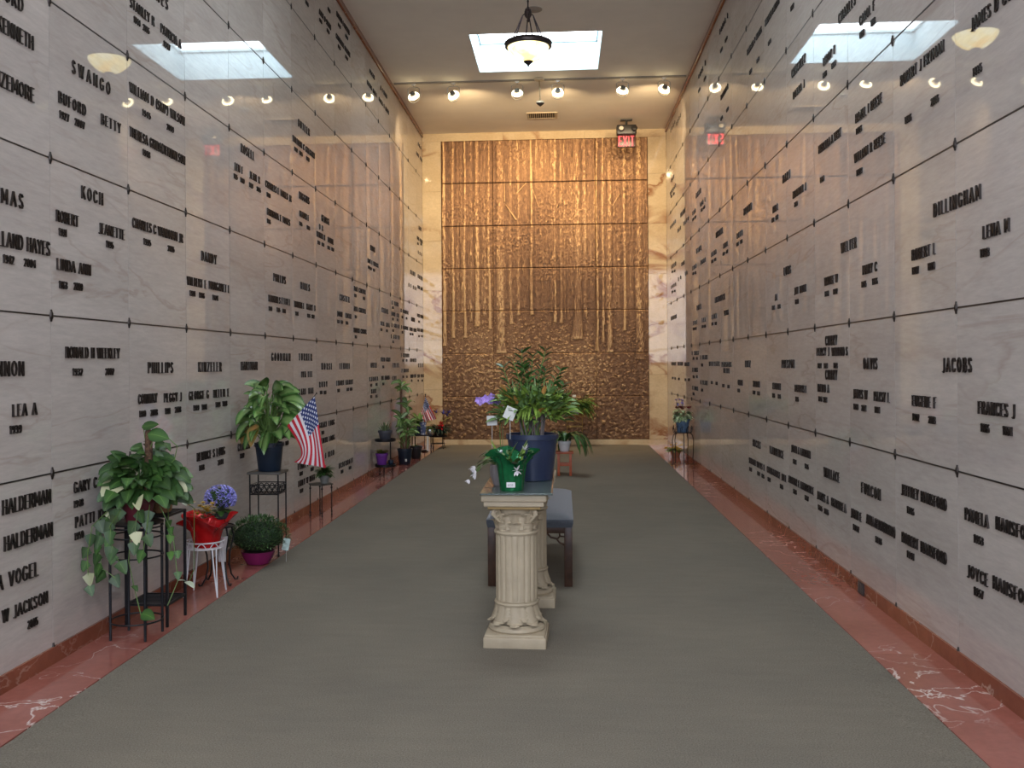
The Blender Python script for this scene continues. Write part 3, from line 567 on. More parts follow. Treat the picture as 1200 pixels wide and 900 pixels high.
# foliage haze high up between the trunks
HH += 0.006 * (ZZ > 2.4) * vnoise(30, 26, 8)
GR = 2.35 + 0.28 * (vnoise(.7, .01, 5) - .5)       # where the far trunks meet the ground
BARK = [0.018 * (vnoise(75, 12 + 3 * q, 40 + q) - .45) * vnoise(6, 7, 60 + q) * 1.6 for q in range(5)]
def trunk(x, wd, zb, zt, hh, lean=0.0, seed=0):
    global HH
    r = np.random.RandomState(seed)
    ph = r.rand() * 6; am = r.uniform(0, 0.012)
    xc = x + lean * (ZZ - zb) + am * np.sin(ZZ * 2.2 + ph)
    wz = wd * (1.0 + 0.35 * np.exp(-(ZZ - zb) / 0.12)) * (1 - 0.04 * (ZZ - zb))
    d = (XX - xc) / (wz / 2)
    m_ = (np.abs(d) < 1) & (ZZ > zb) & (ZZ < zt)
    prof = hh * .62 * np.sqrt(np.clip(1 - d * d, 0, 1)) + BARK[seed % 5]
    HH = np.where(m_, np.maximum(HH, 0.004 + prof), HH)
k = 0
for i in range(210):       # far, thin
    trunk(rs.uniform(BX0, BX1), rs.uniform(0.010, 0.034), rs.uniform(2.35, 2.62), 5.4, rs.uniform(0.006, 0.012), rs.uniform(-.008, .008), i)
for i in range(34):        # middle distance
    trunk(rs.uniform(BX0, BX1), rs.uniform(0.03, 0.06), rs.uniform(2.1, 2.42), 5.4, rs.uniform(0.012, 0.02), rs.uniform(-.005, .005), 200 + i)
for i, (x, wd, zb) in enumerate([(-2.08, .07, 1.75), (-1.93, .06, 1.9), (-1.72, .05, 1.9), (-1.08, .16, 1.62), (-1.28, .05, 2.05), (.28, .17, 1.86), (.62, .06, 1.65), (.72, .05, 1.8), (.83, .11, 1.62), (1.35, .14, 1.5), (-.53, .06, 2.3), (-.12, .045, 2.15), (-1.5, .09, 2.1), (1.1, .05, 2.0)]):
    trunk(x, wd, zb, 5.4, 0.028, rs.uniform(-.003, .003), 300 + i)
def branch(x0, z0, x1, z1, wd):
    global HH
    dx, dz = x1 - x0, z1 - z0; L2 = dx * dx + dz * dz
    t = np.clip(((XX - x0) * dx + (ZZ - z0) * dz) / L2, 0, 1)
    d = np.hypot(XX - (x0 + t * dx), ZZ - (z0 + t * dz)) / (wd * (1 - .5 * t) / 2)
    HH = np.where(d < 1, np.maximum(HH, 0.006 + 0.022 * np.sqrt(np.clip(1 - d * d, 0, 1))), HH)
for b_ in [(-.80, 3.98, -.98, 4.24, .035), (-.78, 4.45, -.62, 4.62, .03), (-.14, 4.05, .02, 4.42, .03), (-1.0, 4.3, -1.0, 4.7, .02), (-.4, 4.2, -.5, 4.5, .02), (.3, 4.3, .15, 4.55, .025), (.9, 4.2, 1.02, 4.4, .02)]:
    branch(*b_)
# leaf litter: tilted little leaves, larger towards the viewer (bottom)
for i in range(6200):
    z = BZ0 + (2.55 - BZ0) * rs.rand() ** 0.85
    x = rs.uniform(BX0, BX1)
    f = np.clip((2.5 - z) / 2.4, 0, 1)
    a = (0.010 + 0.034 * f ** 0.8) * rs.uniform(.7, 1.3); b = a * rs.uniform(.35, .6)
    th = rs.rand() * PI
    i0 = int((x - BX0 - a) / CELL); i1 = int((x - BX0 + a) / CELL) + 2; j0 = int((z - BZ0 - a) / CELL); j1 = int((z - BZ0 + a) / CELL) + 2
    i0, j0 = max(i0, 0), max(j0, 0); i1, j1 = min(i1, NX), min(j1, NZ)
    if i1 <= i0 or j1 <= j0: continue
    sx = XX[j0:j1, i0:i1] - x; sz = ZZ[j0:j1, i0:i1] - z
    u = sx * math.cos(th) + sz * math.sin(th); v = -sx * math.sin(th) + sz * math.cos(th)
    ins = (u / a) ** 2 + (v / b) ** 2 < 1
    ht = rs.uniform(.004, .014) + (sz * rs.uniform(-.1, .5) + u * rs.uniform(-.3, .3)) * 0.6
    sub = HH[j0:j1, i0:i1]
    HH[j0:j1, i0:i1] = np.where(ins & (ht > sub - 0.004), np.maximum(ht, 0.001), sub)
# undergrowth clumps and twigs break up the trunks high in the canopy
CL_ = np.clip(vnoise(2.2, 2.0, 71) - .42, 0, 1) * 2.2 * (ZZ > 2.9)
HH = HH * (1 - .45 * np.clip(CL_, 0, 1)) + CL_ * 0.014 * vnoise(50, 36, 72)
HH *= 0.62
def blur(A, k):
    for ax in (0, 1):
        P_ = np.pad(A, [(k, k) if i == ax else (0, 0) for i in range(2)], mode='edge')
        c = np.cumsum(P_, axis=ax); n_ = A.shape[ax]
        hi = np.take(c, range(2 * k, 2 * k + n_), axis=ax); lo = np.take(c, range(0, n_), axis=ax)
        A = (hi - lo) / (2 * k)
    return A
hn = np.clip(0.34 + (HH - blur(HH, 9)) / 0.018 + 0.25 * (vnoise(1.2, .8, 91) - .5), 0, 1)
RM = thing('bronze_relief_mural', (0, YB, 0), 'tall bronze relief of a forest with leaf-strewn ground, covering the end wall', 'mural')
cxs = [BX0, -1.2145, 0.5955, BX1]
czs = [BZ0 + (BZ1 - BZ0) * i / 7 for i in range(8)]
mbk = MB(); mbk.box((BX0, 0.0, BZ0), (BX1, 0.058, BZ1)); mbk.build('backing_plate', M_joint, RM, smooth=False)
for a in range(3):
    for b in range(7):
        i0 = int(round((cxs[a] - BX0) / (BX1 - BX0) * (NX - 1))); i1 = int(round((cxs[a+1] - BX0) / (BX1 - BX0) * (NX - 1)))
        j0 = int(round((czs[b] - BZ0) / (BZ1 - BZ0) * (NZ - 1))); j1 = int(round((czs[b+1] - BZ0) / (BZ1 - BZ0) * (NZ - 1)))
        X_ = XX[j0:j1+1, i0:i1+1].copy(); Z_ = ZZ[j0:j1+1, i0:i1+1].copy(); H_ = HH[j0:j1+1, i0:i1+1].copy(); C_ = hn[j0:j1+1, i0:i1+1]
        X_[:, 0] += .0012; X_[:, -1] -= .0012; Z_[0] += .0015; Z_[-1] -= .0015
        H_[:, 0] = H_[:, -1] = 0; H_[0] = H_[-1] = 0
        hh, ww = X_.shape
        vv = np.stack([X_, -0.008 - H_, Z_], -1).reshape(-1, 3)
        idx = np.arange(hh * ww).reshape(hh, ww)
        ff = np.stack([idx[:-1, :-1], idx[:-1, 1:], idx[1:, 1:], idx[1:, :-1]], -1).reshape(-1, 4)
        me = bpy.data.meshes.new('relief_panel'); me.from_pydata(vv.tolist(), [], ff.tolist()); me.update()
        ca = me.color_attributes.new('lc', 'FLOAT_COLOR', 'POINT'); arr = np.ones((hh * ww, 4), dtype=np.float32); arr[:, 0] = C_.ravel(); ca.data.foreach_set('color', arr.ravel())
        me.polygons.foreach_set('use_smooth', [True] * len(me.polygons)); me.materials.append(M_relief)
        o = bpy.data.objects.new('relief_panel', me); COL.objects.link(o); o.parent = RM

# ================================================================ ceiling fittings
# track with six spotlights
TY = 13.78
tr = thing('track_rail', (-0.3, TY, ZC), 'thin ceiling track running wall to wall with the gallery spotlights on it', 'track')
mb = MB(); mb.box((-2.12, -.018, -.022), (2.09, .018, 0.0)); mb.build('rail', mat('painted_track', (0.30, 0.26, 0.20), .5), tr, smooth=False)
M_chrome = mat('brushed_nickel', (0.55, 0.53, 0.50), .3, .9)
M_ring = mat('glowing_lamp_ring', (1, .95, .8), .4, var=0, emit=(1.0, .86, .52), estr=3.6)
M_lampback = mat('lamp_back_glass', (0.55, 0.5, 0.4), .25, .5, emit=(1.0, .74, .40), estr=1.0)
lamps = [(-2.13, 5.33, -.5, .25), (-1.55, 5.33, .1, .05), (-0.625, 5.335, 0, -.45), (-0.04, 5.33, .05, -.15), (0.885, 5.335, .15, .1), (1.475, 5.34, -.25, -.4)]
aims = [(-1.3, 3.2), (-0.8, 4.0), (-0.5, 2.8), (-0.1, 4.0), (0.5, 3.0), (0.8, 3.9)]
where = ['nearest the left wall', 'second from the left wall', 'third from the left wall', 'third from the right wall', 'second from the right wall', 'nearest the right wall']
for (x, z, rot, tilt), (ax, az), wh in zip(lamps, aims, where):
    t = thing('track_spotlight', (x, TY, ZC - .02), 'lit spotlight on the ceiling track, ' + wh, 'spotlight', 'spotlights on the ceiling track')
    mb = MB(); mb.bbox((-.03, -.02, -.025), (.03, .02, 0.0), .004); mb.tube([(0, 0, -.02), (0, 0, -.05)], .007, 8); mb.build('adapter', M_chrome, t)
    zc = z - (ZC - .02)
    mb = MB(); hw = .084
    mb.tube([(0, 0, -.05), (-hw * .7, 0, -.052), (-hw, 0, -.07), (-hw, 0, zc - .0), (-hw * .9, 0, zc - .05), (-hw*.5, 0, zc - .085), (0, 0, zc - .094), (hw*.5, 0, zc - .085), (hw * .9, 0, zc - .05), (hw, 0, zc), (hw, 0, -.07), (hw * .7, 0, -.052), (0, 0, -.05)], .0065, 6); mb.build('yoke', M_chrome, t)
    d = Vector((ax - x, YB - TY, az - z)).normalized()
    Q = d.to_track_quat('Z', 'Y').to_matrix().to_4x4()
    MM = Matrix.Translation((0, 0, zc)) @ Q
    mb = MB(); mb.lathe([(.024, -.070), (.036, -.064), (.040, -.040), (.034, -.030), (.012, -.026)], n=20, M=MM); mb.build('socket', mat('dark_lamp_socket', (.12, .12, .11), .5), t)
    mb = MB(); mb.lathe([(.028, -.044), (.050, -.022), (.070, .004), (.074, .014), (.068, .015)], n=24, M=MM); mb.build('reflector', M_lampback, t)
    mb = MB(); pts = [MM @ Vector((.064 * math.cos(a), .064 * math.sin(a), -.004)) for a in [2 * PI * k / 24 for k in range(24)]]
    mb.tube(pts, .0155, 8, closed=True); mb.build('glowing_rim', M_ring, t)
    l = bpy.data.lights.new('spot', 'SPOT'); l.energy = SPOT_W; l.color = (1.0, .73, .41); l.spot_size = R(112); l.spot_blend = 0.85; l.shadow_soft_size = .03
    lo = bpy.data.objects.new('spot', l); COL.objects.link(lo); lo.location = Vector((x, TY, z)) + d * .05; lo.rotation_euler = d.to_track_quat('-Z', 'Y').to_euler()

# hanging bowl lamp
PX, PY = -0.318, 9.5
t = thing('pendant_lamp', (PX, PY, ZC), 'hanging bowl lamp of glowing alabaster glass with a dark bronze rim', 'lamp')
M_pb = mat('aged_bronze', (0.065, 0.05, 0.05), .42, .75, var=.3)
mb = MB(); mb.lathe([(.0, -.03), (.03, -.028), (.065, -.008), (.068, 0)], n=24)
mb.build('canopy', M_pb, t)
mb = MB(); mb.tube([(0, 0, -.01), (0, 0, -.56)], .007, 8)
for i in range(9):
    mb.ell((0, 0, -.08 - i * .052), .011, .011, .013, 8, 6)
mb.build('stem', M_pb, t)
mb = MB(); mb.lathe([(.0, -.705), (.012, -.70), (.016, -.685), (.008, -.67), (.022, -.66), (.034, -.64), (.036, -.60), (.028, -.575), (.012, -.565), (.01, -.55)], n=20); mb.build('hub', M_pb, t)
for k in range(3):
    a0 = R(35 + 120 * k)
    for da in (-.16, .16):
        a = a0 + da
        mb = MB(); mb.tube([(.028 * math.cos(a0), .028 * math.sin(a0), -.61), (.06 * math.cos(a0), .06 * math.sin(a0), -.625), (.185 * math.cos(a), .185 * math.sin(a), -.895)], .006, 6)
        mb.build('support_rod', M_pb, t)
mb = MB(); mb.lathe([(.205, -.955), (.222, -.958), (.232, -.950), (.230, -.925), (.238, -.915), (.232, -.905), (.218, -.898), (.205, -.905)], n=48); mb.build('rim', M_pb, t)
def bowlmat():
    m, nt, N, Lk, P = newmat('glowing_alabaster_glass')
    tc = N.new('ShaderNodeTexCoord'); n1 = N.new('ShaderNodeTexNoise'); n1.inputs['Scale'].default_value = 9; n1.inputs['Detail'].default_value = 6; n1.inputs['Distortion'].default_value = 1.2
    Lk.new(tc.outputs['Object'], n1.inputs['Vector'])
    cr = ramp(N, [(0.3, (1.0, .68, .20)), (0.5, (1.0, .86, .40)), (.7, (1.0, .94, .62))]); Lk.new(n1.outputs['Fac'], cr.inputs['Fac'])
    Lk.new(cr.outputs['Color'], P.inputs['Base Color']); Lk.new(cr.outputs['Color'], P.inputs['Emission Color']); P.inputs['Emission Strength'].default_value = 1.15; P.inputs['Roughness'].default_value = .25
    return m
mb = MB(); mb.lathe([(.03, -1.098), (.07, -1.088), (.12, -1.062), (.165, -1.022), (.198, -.978), (.212, -.940), (.205, -.94), (.19, -.975), (.158, -1.015), (.115, -1.052), (.07, -1.075), (.03, -1.085)], n=48); mb.build('bowl', bowlmat(), t)
mb = MB(); mb.lathe([(.0, -1.150), (.006, -1.146), (.010, -1.132), (.024, -1.118), (.045, -1.100), (.052, -1.088), (.03, -1.08)], n=24); mb.build('finial', M_pb, t)
l = bpy.data.lights.new('bulb', 'POINT'); l.energy = PENDANT_W; l.color = (1.0, .80, .52); l.shadow_soft_size = .045
lo = bpy.data.objects.new('bulb', l); COL.objects.link(lo); lo.location = (PX, PY, ZC - .965)

t = thing('ceiling_disc', (-0.305, 11.06, ZC), 'flat round cover plate on the ceiling in front of the skylight', 'cover plate')
mb = MB(); mb.lathe([(.085, -.010), (.098, -.006), (.10, 0)], n=36); mb.build('disc', mat('taupe_plate', (0.36, 0.31, 0.25), .7), t)
mb = MB(); mb.lathe([(.0, -.014), (.02, -.013), (.024, -.009)], n=16); mb.build('boss', mat('taupe_boss', (0.28, 0.24, 0.2), .6), t)

# slim rod fitting
t = thing('ceiling_rod', (-0.304, 13.74, ZC), 'cream rod with a small round canopy and dark pointed tip hanging from the ceiling', 'ceiling fitting')
M_crm = mat('cream_enamel', (0.62, 0.52, 0.36), .5)
mb = MB(); mb.lathe([(.055, -.032), (.070, -.028), (.072, -.006), (.065, 0)], n=28); mb.build('canopy', M_crm, t)
mb = MB(); mb.tube([(0, 0, -.02), (.012, 0, -.34)], .010, 8); mb.build('rod', mat('tan_rod', (0.36, 0.25, 0.13), .5), t)
mb = MB(); mb.lathe([(.058, -.358), (.060, -.345), (.05, -.33), (.01, -.325)], c=(.012, 0, 0), n=24); mb.build('cap', M_crm, t)
mb = MB(); mb.lathe([(.0, -.405), (.014, -.395), (.05, -.368), (.055, -.358), (.02, -.357)], c=(.012, 0, 0), n=24); mb.build('tip', mat('dark_tip', (.05, .03, .02), .5), t)

t = thing('air_vent', (-0.305, 15.78, ZC), 'slatted metal air vent set in the ceiling near the end wall', 'vent')
M_vent = mat('vent_enamel', (0.5, 0.42, 0.3), .5)
mb = MB()
mb.box((-.25, -.19, -.012), (.25, -.155, 0)); mb.box((-.25, .155, -.012), (.25, .19, 0)); mb.box((-.25, -.155, -.012), (-.215, .155, 0)); mb.box((.215, -.155, -.012), (.25, .155, 0)); mb.build('frame', M_vent, t, smooth=False)
mb = MB(); mb.box((-.215, -.155, -.003), (.215, .155, 0)); mb.build('duct_shade_sheet', mat('painted_duct_shade', (.03, .02, .015), .8), t, smooth=False)  # dark sheet, shade of the duct hole put into its colour
mb = MB()
for i in range(13):
    x = -.2 + i * .0333
    mb.box((x, -.155, -.011), (x + .012, .155, -.004))
mb.build('slats', M_vent, t, smooth=False)

# exit sign with emergency heads
t = thing('exit_sign', (1.10, 16.2, ZC), 'black ceiling-hung exit sign with glowing red letters and emergency lamp heads', 'sign')
M_blk = mat('black_plastic', (.018, .017, .017), .4)
mb = MB(); mb.bbox((-.10, -.05, -.02), (.10, .05, 0), .006); mb.tube([(0, 0, -.01), (0, 0, -.12)], .02, 10); mb.build('mount', M_blk, t)
mb = MB(); mb.bbox((-.165, -.07, -.265), (.165, .07, -.095), .02); mb.build('lamp_housing', M_blk, t)
for x in (-.09, .13):
    mb = MB(); Mx = Matrix.Translation((x, -.085, -.17)) @ Matrix.Rotation(R(75), 4, 'X')
    mb.lathe([(.02, -.03), (.046, -.01), (.05, .02), (.044, .026)], n=20, M=Mx); h_ = mb.build('lamp_head', M_blk, t)
    mb = MB(); mb.lathe([(.0, .03), (.03, .029), (.042, .024), (.042, .02)][::-1], n=20, M=Mx); mb.build('lens', mat('lamp_lens', (.6, .58, .52), .1) if x < 0 else M_blk, h_)
mb = MB(); mb.bbox((-.15, -.025, -.465), (.15, .025, -.262), .006); mb.build('sign_panel', mat('dark_red_panel', (.05, .012, .012), .3), t)
mb = MB(); glyph_text(mb, 'EXIT', Vector((-.128, -.026, -.445)), Vector((1, 0, 0)), Vector((0, 0, 1)), Vector((0, -1, 0)), .256, .160, .003, bold=1.0, gap=.2)
mb.build('exit_letters', mat('glowing_red', (.9, .05, .08), .4, var=0, emit=(1.0, .05, .08), estr=.5), t, smooth=False)

# drain grille in the right baseboard
t = thing('outlet_grille', (XR - .012, 6.0, 0.0), 'small black slotted grille in the red baseboard of the right wall', 'grille')
mb = MB(); mb.box((-.006, -.055, .004), (0.0, .055, .078)); mb.build('plate', M_blk, t, smooth=False)
mb = MB()
for i in range(4): mb.box((-.010, -.045 + i * .026, .012), (-.006, -.033 + i * .026, .070))
mb.build('bars', mat('grey_grille_bars', (.12, .11, .10), .4, .5), t, smooth=False)

# ================================================================ centre of the room
M_ped = mat('cream_cast_plaster', (0.42, 0.355, 0.245), .6, var=.10, scale=8, bump=.25, bscale=45)
M_pedy = mat('aged_yellow_plaster', (0.36, 0.25, 0.10), .6, var=.15, scale=8)
def pedestal(name, x, y, rz, label):
    t = thing(name, (x, y, 0), label, 'pedestal', 'plaster column pedestals', R(rz))
    mb = MB(); mb.bbox((-.158, -.158, 0), (.158, .158, .058), .006); mb.bbox((-.150, -.150, .055), (.150, .150, .070), .004); mb.build('plinth', M_ped, t)
    mb = MB(); mb.lathe([(.10, .066), (.138, .068), (.146, .080), (.140, .094), (.128, .100), (.122, .105)], n=40); mb.build('torus_base', M_ped, t)
    def flute(a, r, z):
        return r - .0075 * max(0, math.cos(a * 18)) ** 1.5
    mb = MB(); mb.lathe([(.098, .10), (.098, .205)], n=40)
    mb.lathe([(.100, .215), (.1065, .222), (.107, .24), (.107, .545), (.1055, .56), (.100, .567)], n=144, fn=lambda a, r, z: flute(a, r, z) if .23 < z < .55 else r)
    mb.build('shaft', M_ped, t)
    for zr in (.209, .570):
        mb = MB(); mb.lathe([(.098, -.011), (.112, -.008), (.1155, 0), (.112, .008), (.098, .011)], c=(0, 0, zr), n=48); mb.build('ring', M_ped, t)
    # acanthus collar spreading downwards
    def acanthus(mb, a, z0, r0, z1, r1, wd, curl, lobes=4):
        """leaf that climbs from (r0,z0) to (r1,z1) and curls out at its tip"""
        n = 12; vs = []; 
        for i in range(n + 1):
            tt = i / n
            r_ = r0 + (r1 - r0) * tt ** 1.5; z_ = z0 + (z1 - z0) * tt
            if tt > .75: z_ -= (z1 - z0) * (tt - .75) * 1.1 * curl; r_ += .018 * (tt - .75) * 4 * curl
            ww = wd * (0.75 + .3 * math.sin(tt * PI)) * (1 if tt < .8 else (1 - (tt - .8) / .2 * .45)) * (1 + .22 * math.sin(tt * lobes * 2 * PI))
            for s_, e in ((-1, -.003), (-.55, .006), (0, .011), (.55, .006), (1, -.003)):
                aa = a + s_ * ww / r_; rr = r_ + e + .002 * math.cos(tt * lobes * 2 * PI) * (1 if s_ else 0)
                vs.append((rr * math.cos(aa), rr * math.sin(aa), z_))
        fs = [(i*5+k, i*5+k+1, i*5+k+6, i*5+k+5) for i in range(n) for k in range(4)]
        bk = [(p[0] * .93, p[1] * .93, p[2]) for p in vs]; m_ = len(vs)
        fs2 = [tuple(j + m_ for j in f)[::-1] for f in fs]
        rimf = []
        per = [k for k in range(5)] + [i*5+4 for i in range(1, n+1)] + [n*5+k for k in range(3, -1, -1)] + [i*5 for i in range(n-1, 0, -1)]
        for i in range(len(per)):
            p_, q_ = per[i], per[(i + 1) % len(per)]; rimf.append((q_, p_, p_ + m_, q_ + m_))
        mb.add(vs + bk, fs + fs2 + rimf)
    mb = MB()
    for k in range(8): acanthus(mb, 2*PI*k/8, .202, .101, .096, .136, .050, .45, 6)
    for k in range(8): acanthus(mb, 2*PI*(k+.5)/8, .202, .100, .124, .122, .034, .35, 5)
    mb.build('lower_leaves', M_ped, t)
    mb = MB(); mb.lathe([(.095, .57), (.093, .60), (.096, .65), (.104, .685), (.118, .705)], n=40); mb.build('bell', M_ped, t)
    mb = MB()
    for k in range(8): acanthus(mb, 2*PI*k/8, .580, .098, .638, .116, .040, .7, 5)
    for k in range(8): acanthus(mb, 2*PI*k/8, .62, .099, .692, .130, .034, .7, 5)
    for k in range(8): acanthus(mb, 2*PI*(k+.5)/8, .590, .097, .690, .118, .030, .9)
    mb.build('capital_leaves', M_ped, t)
    for k in range(4):
        a = PI / 4 + k * PI / 2; mb = MB(); c = (.132 * math.cos(a), .132 * math.sin(a))
        pts = []
        for i in range(22):
            th = i / 21 * 3.4 * PI; r_ = .026 * (1 - i / 26)
            pts.append((c[0] + (r_ * math.cos(th)) * math.cos(a), c[1] + (r_ * math.cos(th)) * math.sin(a), .672 + r_ * math.sin(th)))
        mb.tube([(.10 * math.cos(a), .10 * math.sin(a), .62)] + pts, .0085, 6); mb.build('corner_scroll', M_ped, t)
    mb = MB()
    for z0, z1, h_ in ((.698, .716, .134),): mb.bbox((-h_, -h_, z0), (h_, h_, z1), .005)
    mb.build('capital_neck', M_pedy, t)
    mb = MB(); mb.bbox((-.152, -.152, .714), (.152, .152, .744), .005); mb.bbox((-.164, -.164, .740), (.164, .164, .777), .006); mb.build('abacus', M_ped, t)
    return t
PDX, PDY = -.243, 4.93
pedestal('column_pedestal', PDX, PDY, -2, 'cream fluted column pedestal nearest the camera, holding up the front of the glass shelf')
pedestal('column_pedestal', -.208, 5.735, -1, 'cream fluted column pedestal behind the front one, in front of the bench')
mb = MB(); mb.bbox((-.415, 4.735, .778), (-.052, 5.90, .787), .002)
def glassmat():
    m, nt, N, Lk, P = newmat('smoked_green_glass'); P.inputs['Base Color'].default_value = (.30, .38, .36, 1); P.inputs['Roughness'].default_value = .03; P.inputs['Transmission Weight'].default_value = .75; P.inputs['IOR'].default_value = 1.5; return m
o = mb.build('glass_shelf', glassmat(), origin=(-.235, 5.3, .778)); tag(o, 'rectangular glass shelf lying on top of the two column pedestals', 'shelf')

# bench
t = thing('bench', (-.215, 6.80, 0), 'low wooden bench with a grey-blue padded seat behind the pedestals', 'bench')
M_wood = mat('dark_brown_wood', (.050, .024, .014), .35, var=.35, scale=20)
M_cush = mat('blue_grey_fabric', (.07, .082, .10), .9, var=.12, scale=60, bump=.4, bscale=300, sheen=.4)
for x in (-.245, .245):
    for y in (-.66, .66):
        mb = MB(); mb.bbox((x - .026, y - .026, 0), (x + .026, y + .026, .40), .003); mb.build('leg', M_wood, t)
mb = MB()
for y in (-.66, .66): mb.bbox((-.245, y - .018, .345), (.245, y + .018, .395), .002)
for x in (-.245, .245): mb.bbox((x - .018, -.66, .345), (x + .018, .66, .395), .002)
mb.build('apron', M_wood, t)
for x in (-1, 1):
    for y in (-.66, .66):
        mb = MB(); X0 = x * .219; zt = .345
        mb.tube([(X0, y, zt - .075), (X0 - x * .03, y, zt - .06), (X0 - x * .05, y, zt - .035), (X0 - x * .085, y, zt - .028), (X0 - x * .11, y, zt)], .007, 6)
        mb.tube([(X0 - x * .045, y, zt - .04), (X0 - x * .028, y, zt - .02), (X0, y, zt - .022)], .006, 6)
        mb.tube([(X0 - x * .028, y, zt - .02), (X0 - x * .03, y, zt)], .006, 6)
        mb.build('corner_bracket', M_wood, t)
# cushion: pillowed box
mb = MB(); n1, n2 = 16, 30; vs = []; fs = []
cx_, cy_ = .275, .70
for j in range(n2 + 1):
    for i in range(n1 + 1):
        u = -1 + 2 * i / n1; v = -1 + 2 * j / n2
        uu = math.copysign(min(1, abs(u) * 1.02), u); e = max(abs(u) ** 8, abs(v) ** 16)
        vs.append((u * cx_ * (1 - .0 * v * v), v * cy_, .455 + .028 * (1 - u * u) ** .5 * (1 - v ** 6) - .018 * e))
base = len(vs)
for j in range(n2):
    for i in range(n1):
        a = j * (n1 + 1) + i; fs.append((a, a + 1, a + n1 + 2, a + n1 + 1))
per = [i for i in range(n1 + 1)] + [j * (n1 + 1) + n1 for j in range(1, n2 + 1)] + [n2 * (n1 + 1) + i for i in range(n1 - 1, -1, -1)] + [j * (n1 + 1) for j in range(n2 - 1, 0, -1)]
L_ = len(per)
for zz, k_ in ((.435, 1.012), (.41, 1.006), (.385, .985)):
    for p in per: vs.append((vs[p][0] * k_, vs[p][1] * (1 + (k_ - 1) * .5), zz))
for q in range(L_):
    q2 = (q + 1) % L_
    fs.append((per[q2], per[q], base + q, base + q2))
    fs.append((base + q2, base + q, base + L_ + q, base + L_ + q2)); fs.append((base + L_ + q2, base + L_ + q, base + 2 * L_ + q, base + 2 * L_ + q2))
fs.append(tuple(base + 2 * L_ + q for q in range(L_)))
mb.add(vs, fs); mb.build('seat_cushion', M_cush, t, edge=70)

# ================================================================ plants
def potprof(rb, rt, h, lip=.006, th=.006):
    return [(rb * .96, 0), (rb, .004), (rt - lip * .3, h - .03), (rt + lip, h - .028), (rt + lip, h), (rt - th, h), (rt - th * 1.5, h - .03), (rt * .88, h - .035)]
def pot(t, rb, rt, h, m, name='pot', soil=True, z=0, n=32, c=(0, 0)):
    mb = MB(); mb.lathe(potprof(rb, rt, h), c=(c[0], c[1], z), n=n); p = mb.build(name, m, t)
    if soil:
        mb = MB(); mb.lathe([(rt * .9, h - .04), (rt * .9, h - .022), (rt * .5, h - .016), (.001, h - .014)], c=(c[0], c[1], z), n=20); mb.build('soil', M_soil, t)
    return p
M_navy = mat('navy_plastic_pot', (.014, .025, .060), .38, var=.06)
M_blackpot = mat('dark_navy_nursery_pot', (.008, .018, .036), .4, var=.1)
rp = random.Random(21)

# ---- navy pot of mixed foliage on the glass shelf
t = thing('potted_plant', (-.170, 5.32, .788), 'large mixed green plant in a big navy pot on the glass shelf', 'plant')
NH = .255
pot(t, .112, .140, NH, M_navy)
M_zz = leafmat('glossy_dark_leaf', (.035, .085, .020), (.055, .135, .030), rough=.28)
M_fresh = leafmat('fresh_green_leaf', (.12, .20, .03), (.20, .31, .055), rough=.4, yellow=(.42, .22, .06))
M_fresh2 = leafmat('soft_green_leaf', (.09, .18, .05), (.20, .32, .12), rough=.45)
stem = MB(); zz = MB(); fr = MB(); fr2 = MB()
tips = [(-.16, .02, .62), (-.105, -.02, .66), (-.055, .03, .70), (-.045, -.04, .62), (.005, .02, .68), (.075, .0, .71), (.075, .06, .60), (.16, .0, .60), (.175, .02, .52)]
for (tx, ty, tz) in tips:
    p0 = Vector((rp.uniform(-.06, .06), rp.uniform(-.05, .05), NH - .02)); p1 = Vector((tx, ty, tz - .0))
    pm = (p0 + p1) / 2 + Vector((tx * .05, 0, .04))
    pts = [((1-u)**2) * p0 + 2*u*(1-u) * pm + u*u * p1 for u in [i / 12 for i in range(13)]]
    stem.tube(pts, [.006 - .0035 * i / 12 for i in range(13)], 6)
    for i in range(5, 13):
        q = pts[i]; dirr = (pts[min(i+1, 12)] - pts[i-1]).normalized()
        for s_ in (-1, 1):
            sd = Vector((s_ * (1 if abs(dirr.x) < .9 else .3), rp.uniform(-.6, .6), .35)).normalized()
            zz.leaf(q, sd + dirr * .6, rp.uniform(.050, .068), .030, .3, .3, 'ovate', 4, rp.random(), twist=rp.uniform(-.5, .5))
    zz.leaf(pts[-1], dirr, .03, .012, .2, rv=rp.random())
# bushy mass
for i in range(560):
    a = rp.uniform(0, 2*PI); el = rp.uniform(-.1, 1.3); rr = rp.uniform(.3, 1) ** .6
    p = Vector((.01 + .215 * rr * math.cos(a) * math.cos(el*.6), .15 * rr * math.sin(a) * math.cos(el*.6), .34 + .15 * rr * math.sin(el)))
    d = (p - Vector((0, 0, .30))).normalized() + Vector((rp.uniform(-.5, .5), rp.uniform(-.5, .5), rp.uniform(-.3, .5)))
    (fr if rp.random() < .55 else fr2).leaf(p, d, rp.uniform(.045, .08), rp.uniform(.022, .038), rp.uniform(.2, 1.2), .3, 'ovate', 4, rp.random(), twist=rp.uniform(-.6, .6))
for i in range(60):   # feathery tops
    x = rp.uniform(-.11, .10); p = Vector((x, rp.uniform(-.08, .08), rp.uniform(.42, .50)))
    fr2.leaf(p, (rp.uniform(-.4, .4), rp.uniform(-.4, .4), 1), rp.uniform(.05, .09), .007, .6, .2, 'lance', 4, rp.random())
for i in range(24):    # drooping strap leaves
    a = rp.uniform(0, 2*PI); fr.leaf((.05*math.cos(a), .05*math.sin(a), .40), (math.cos(a), math.sin(a), .6), rp.uniform(.13, .2), .02, 1.9, .3, 'lance', 7, rp.random())
st2 = MB()
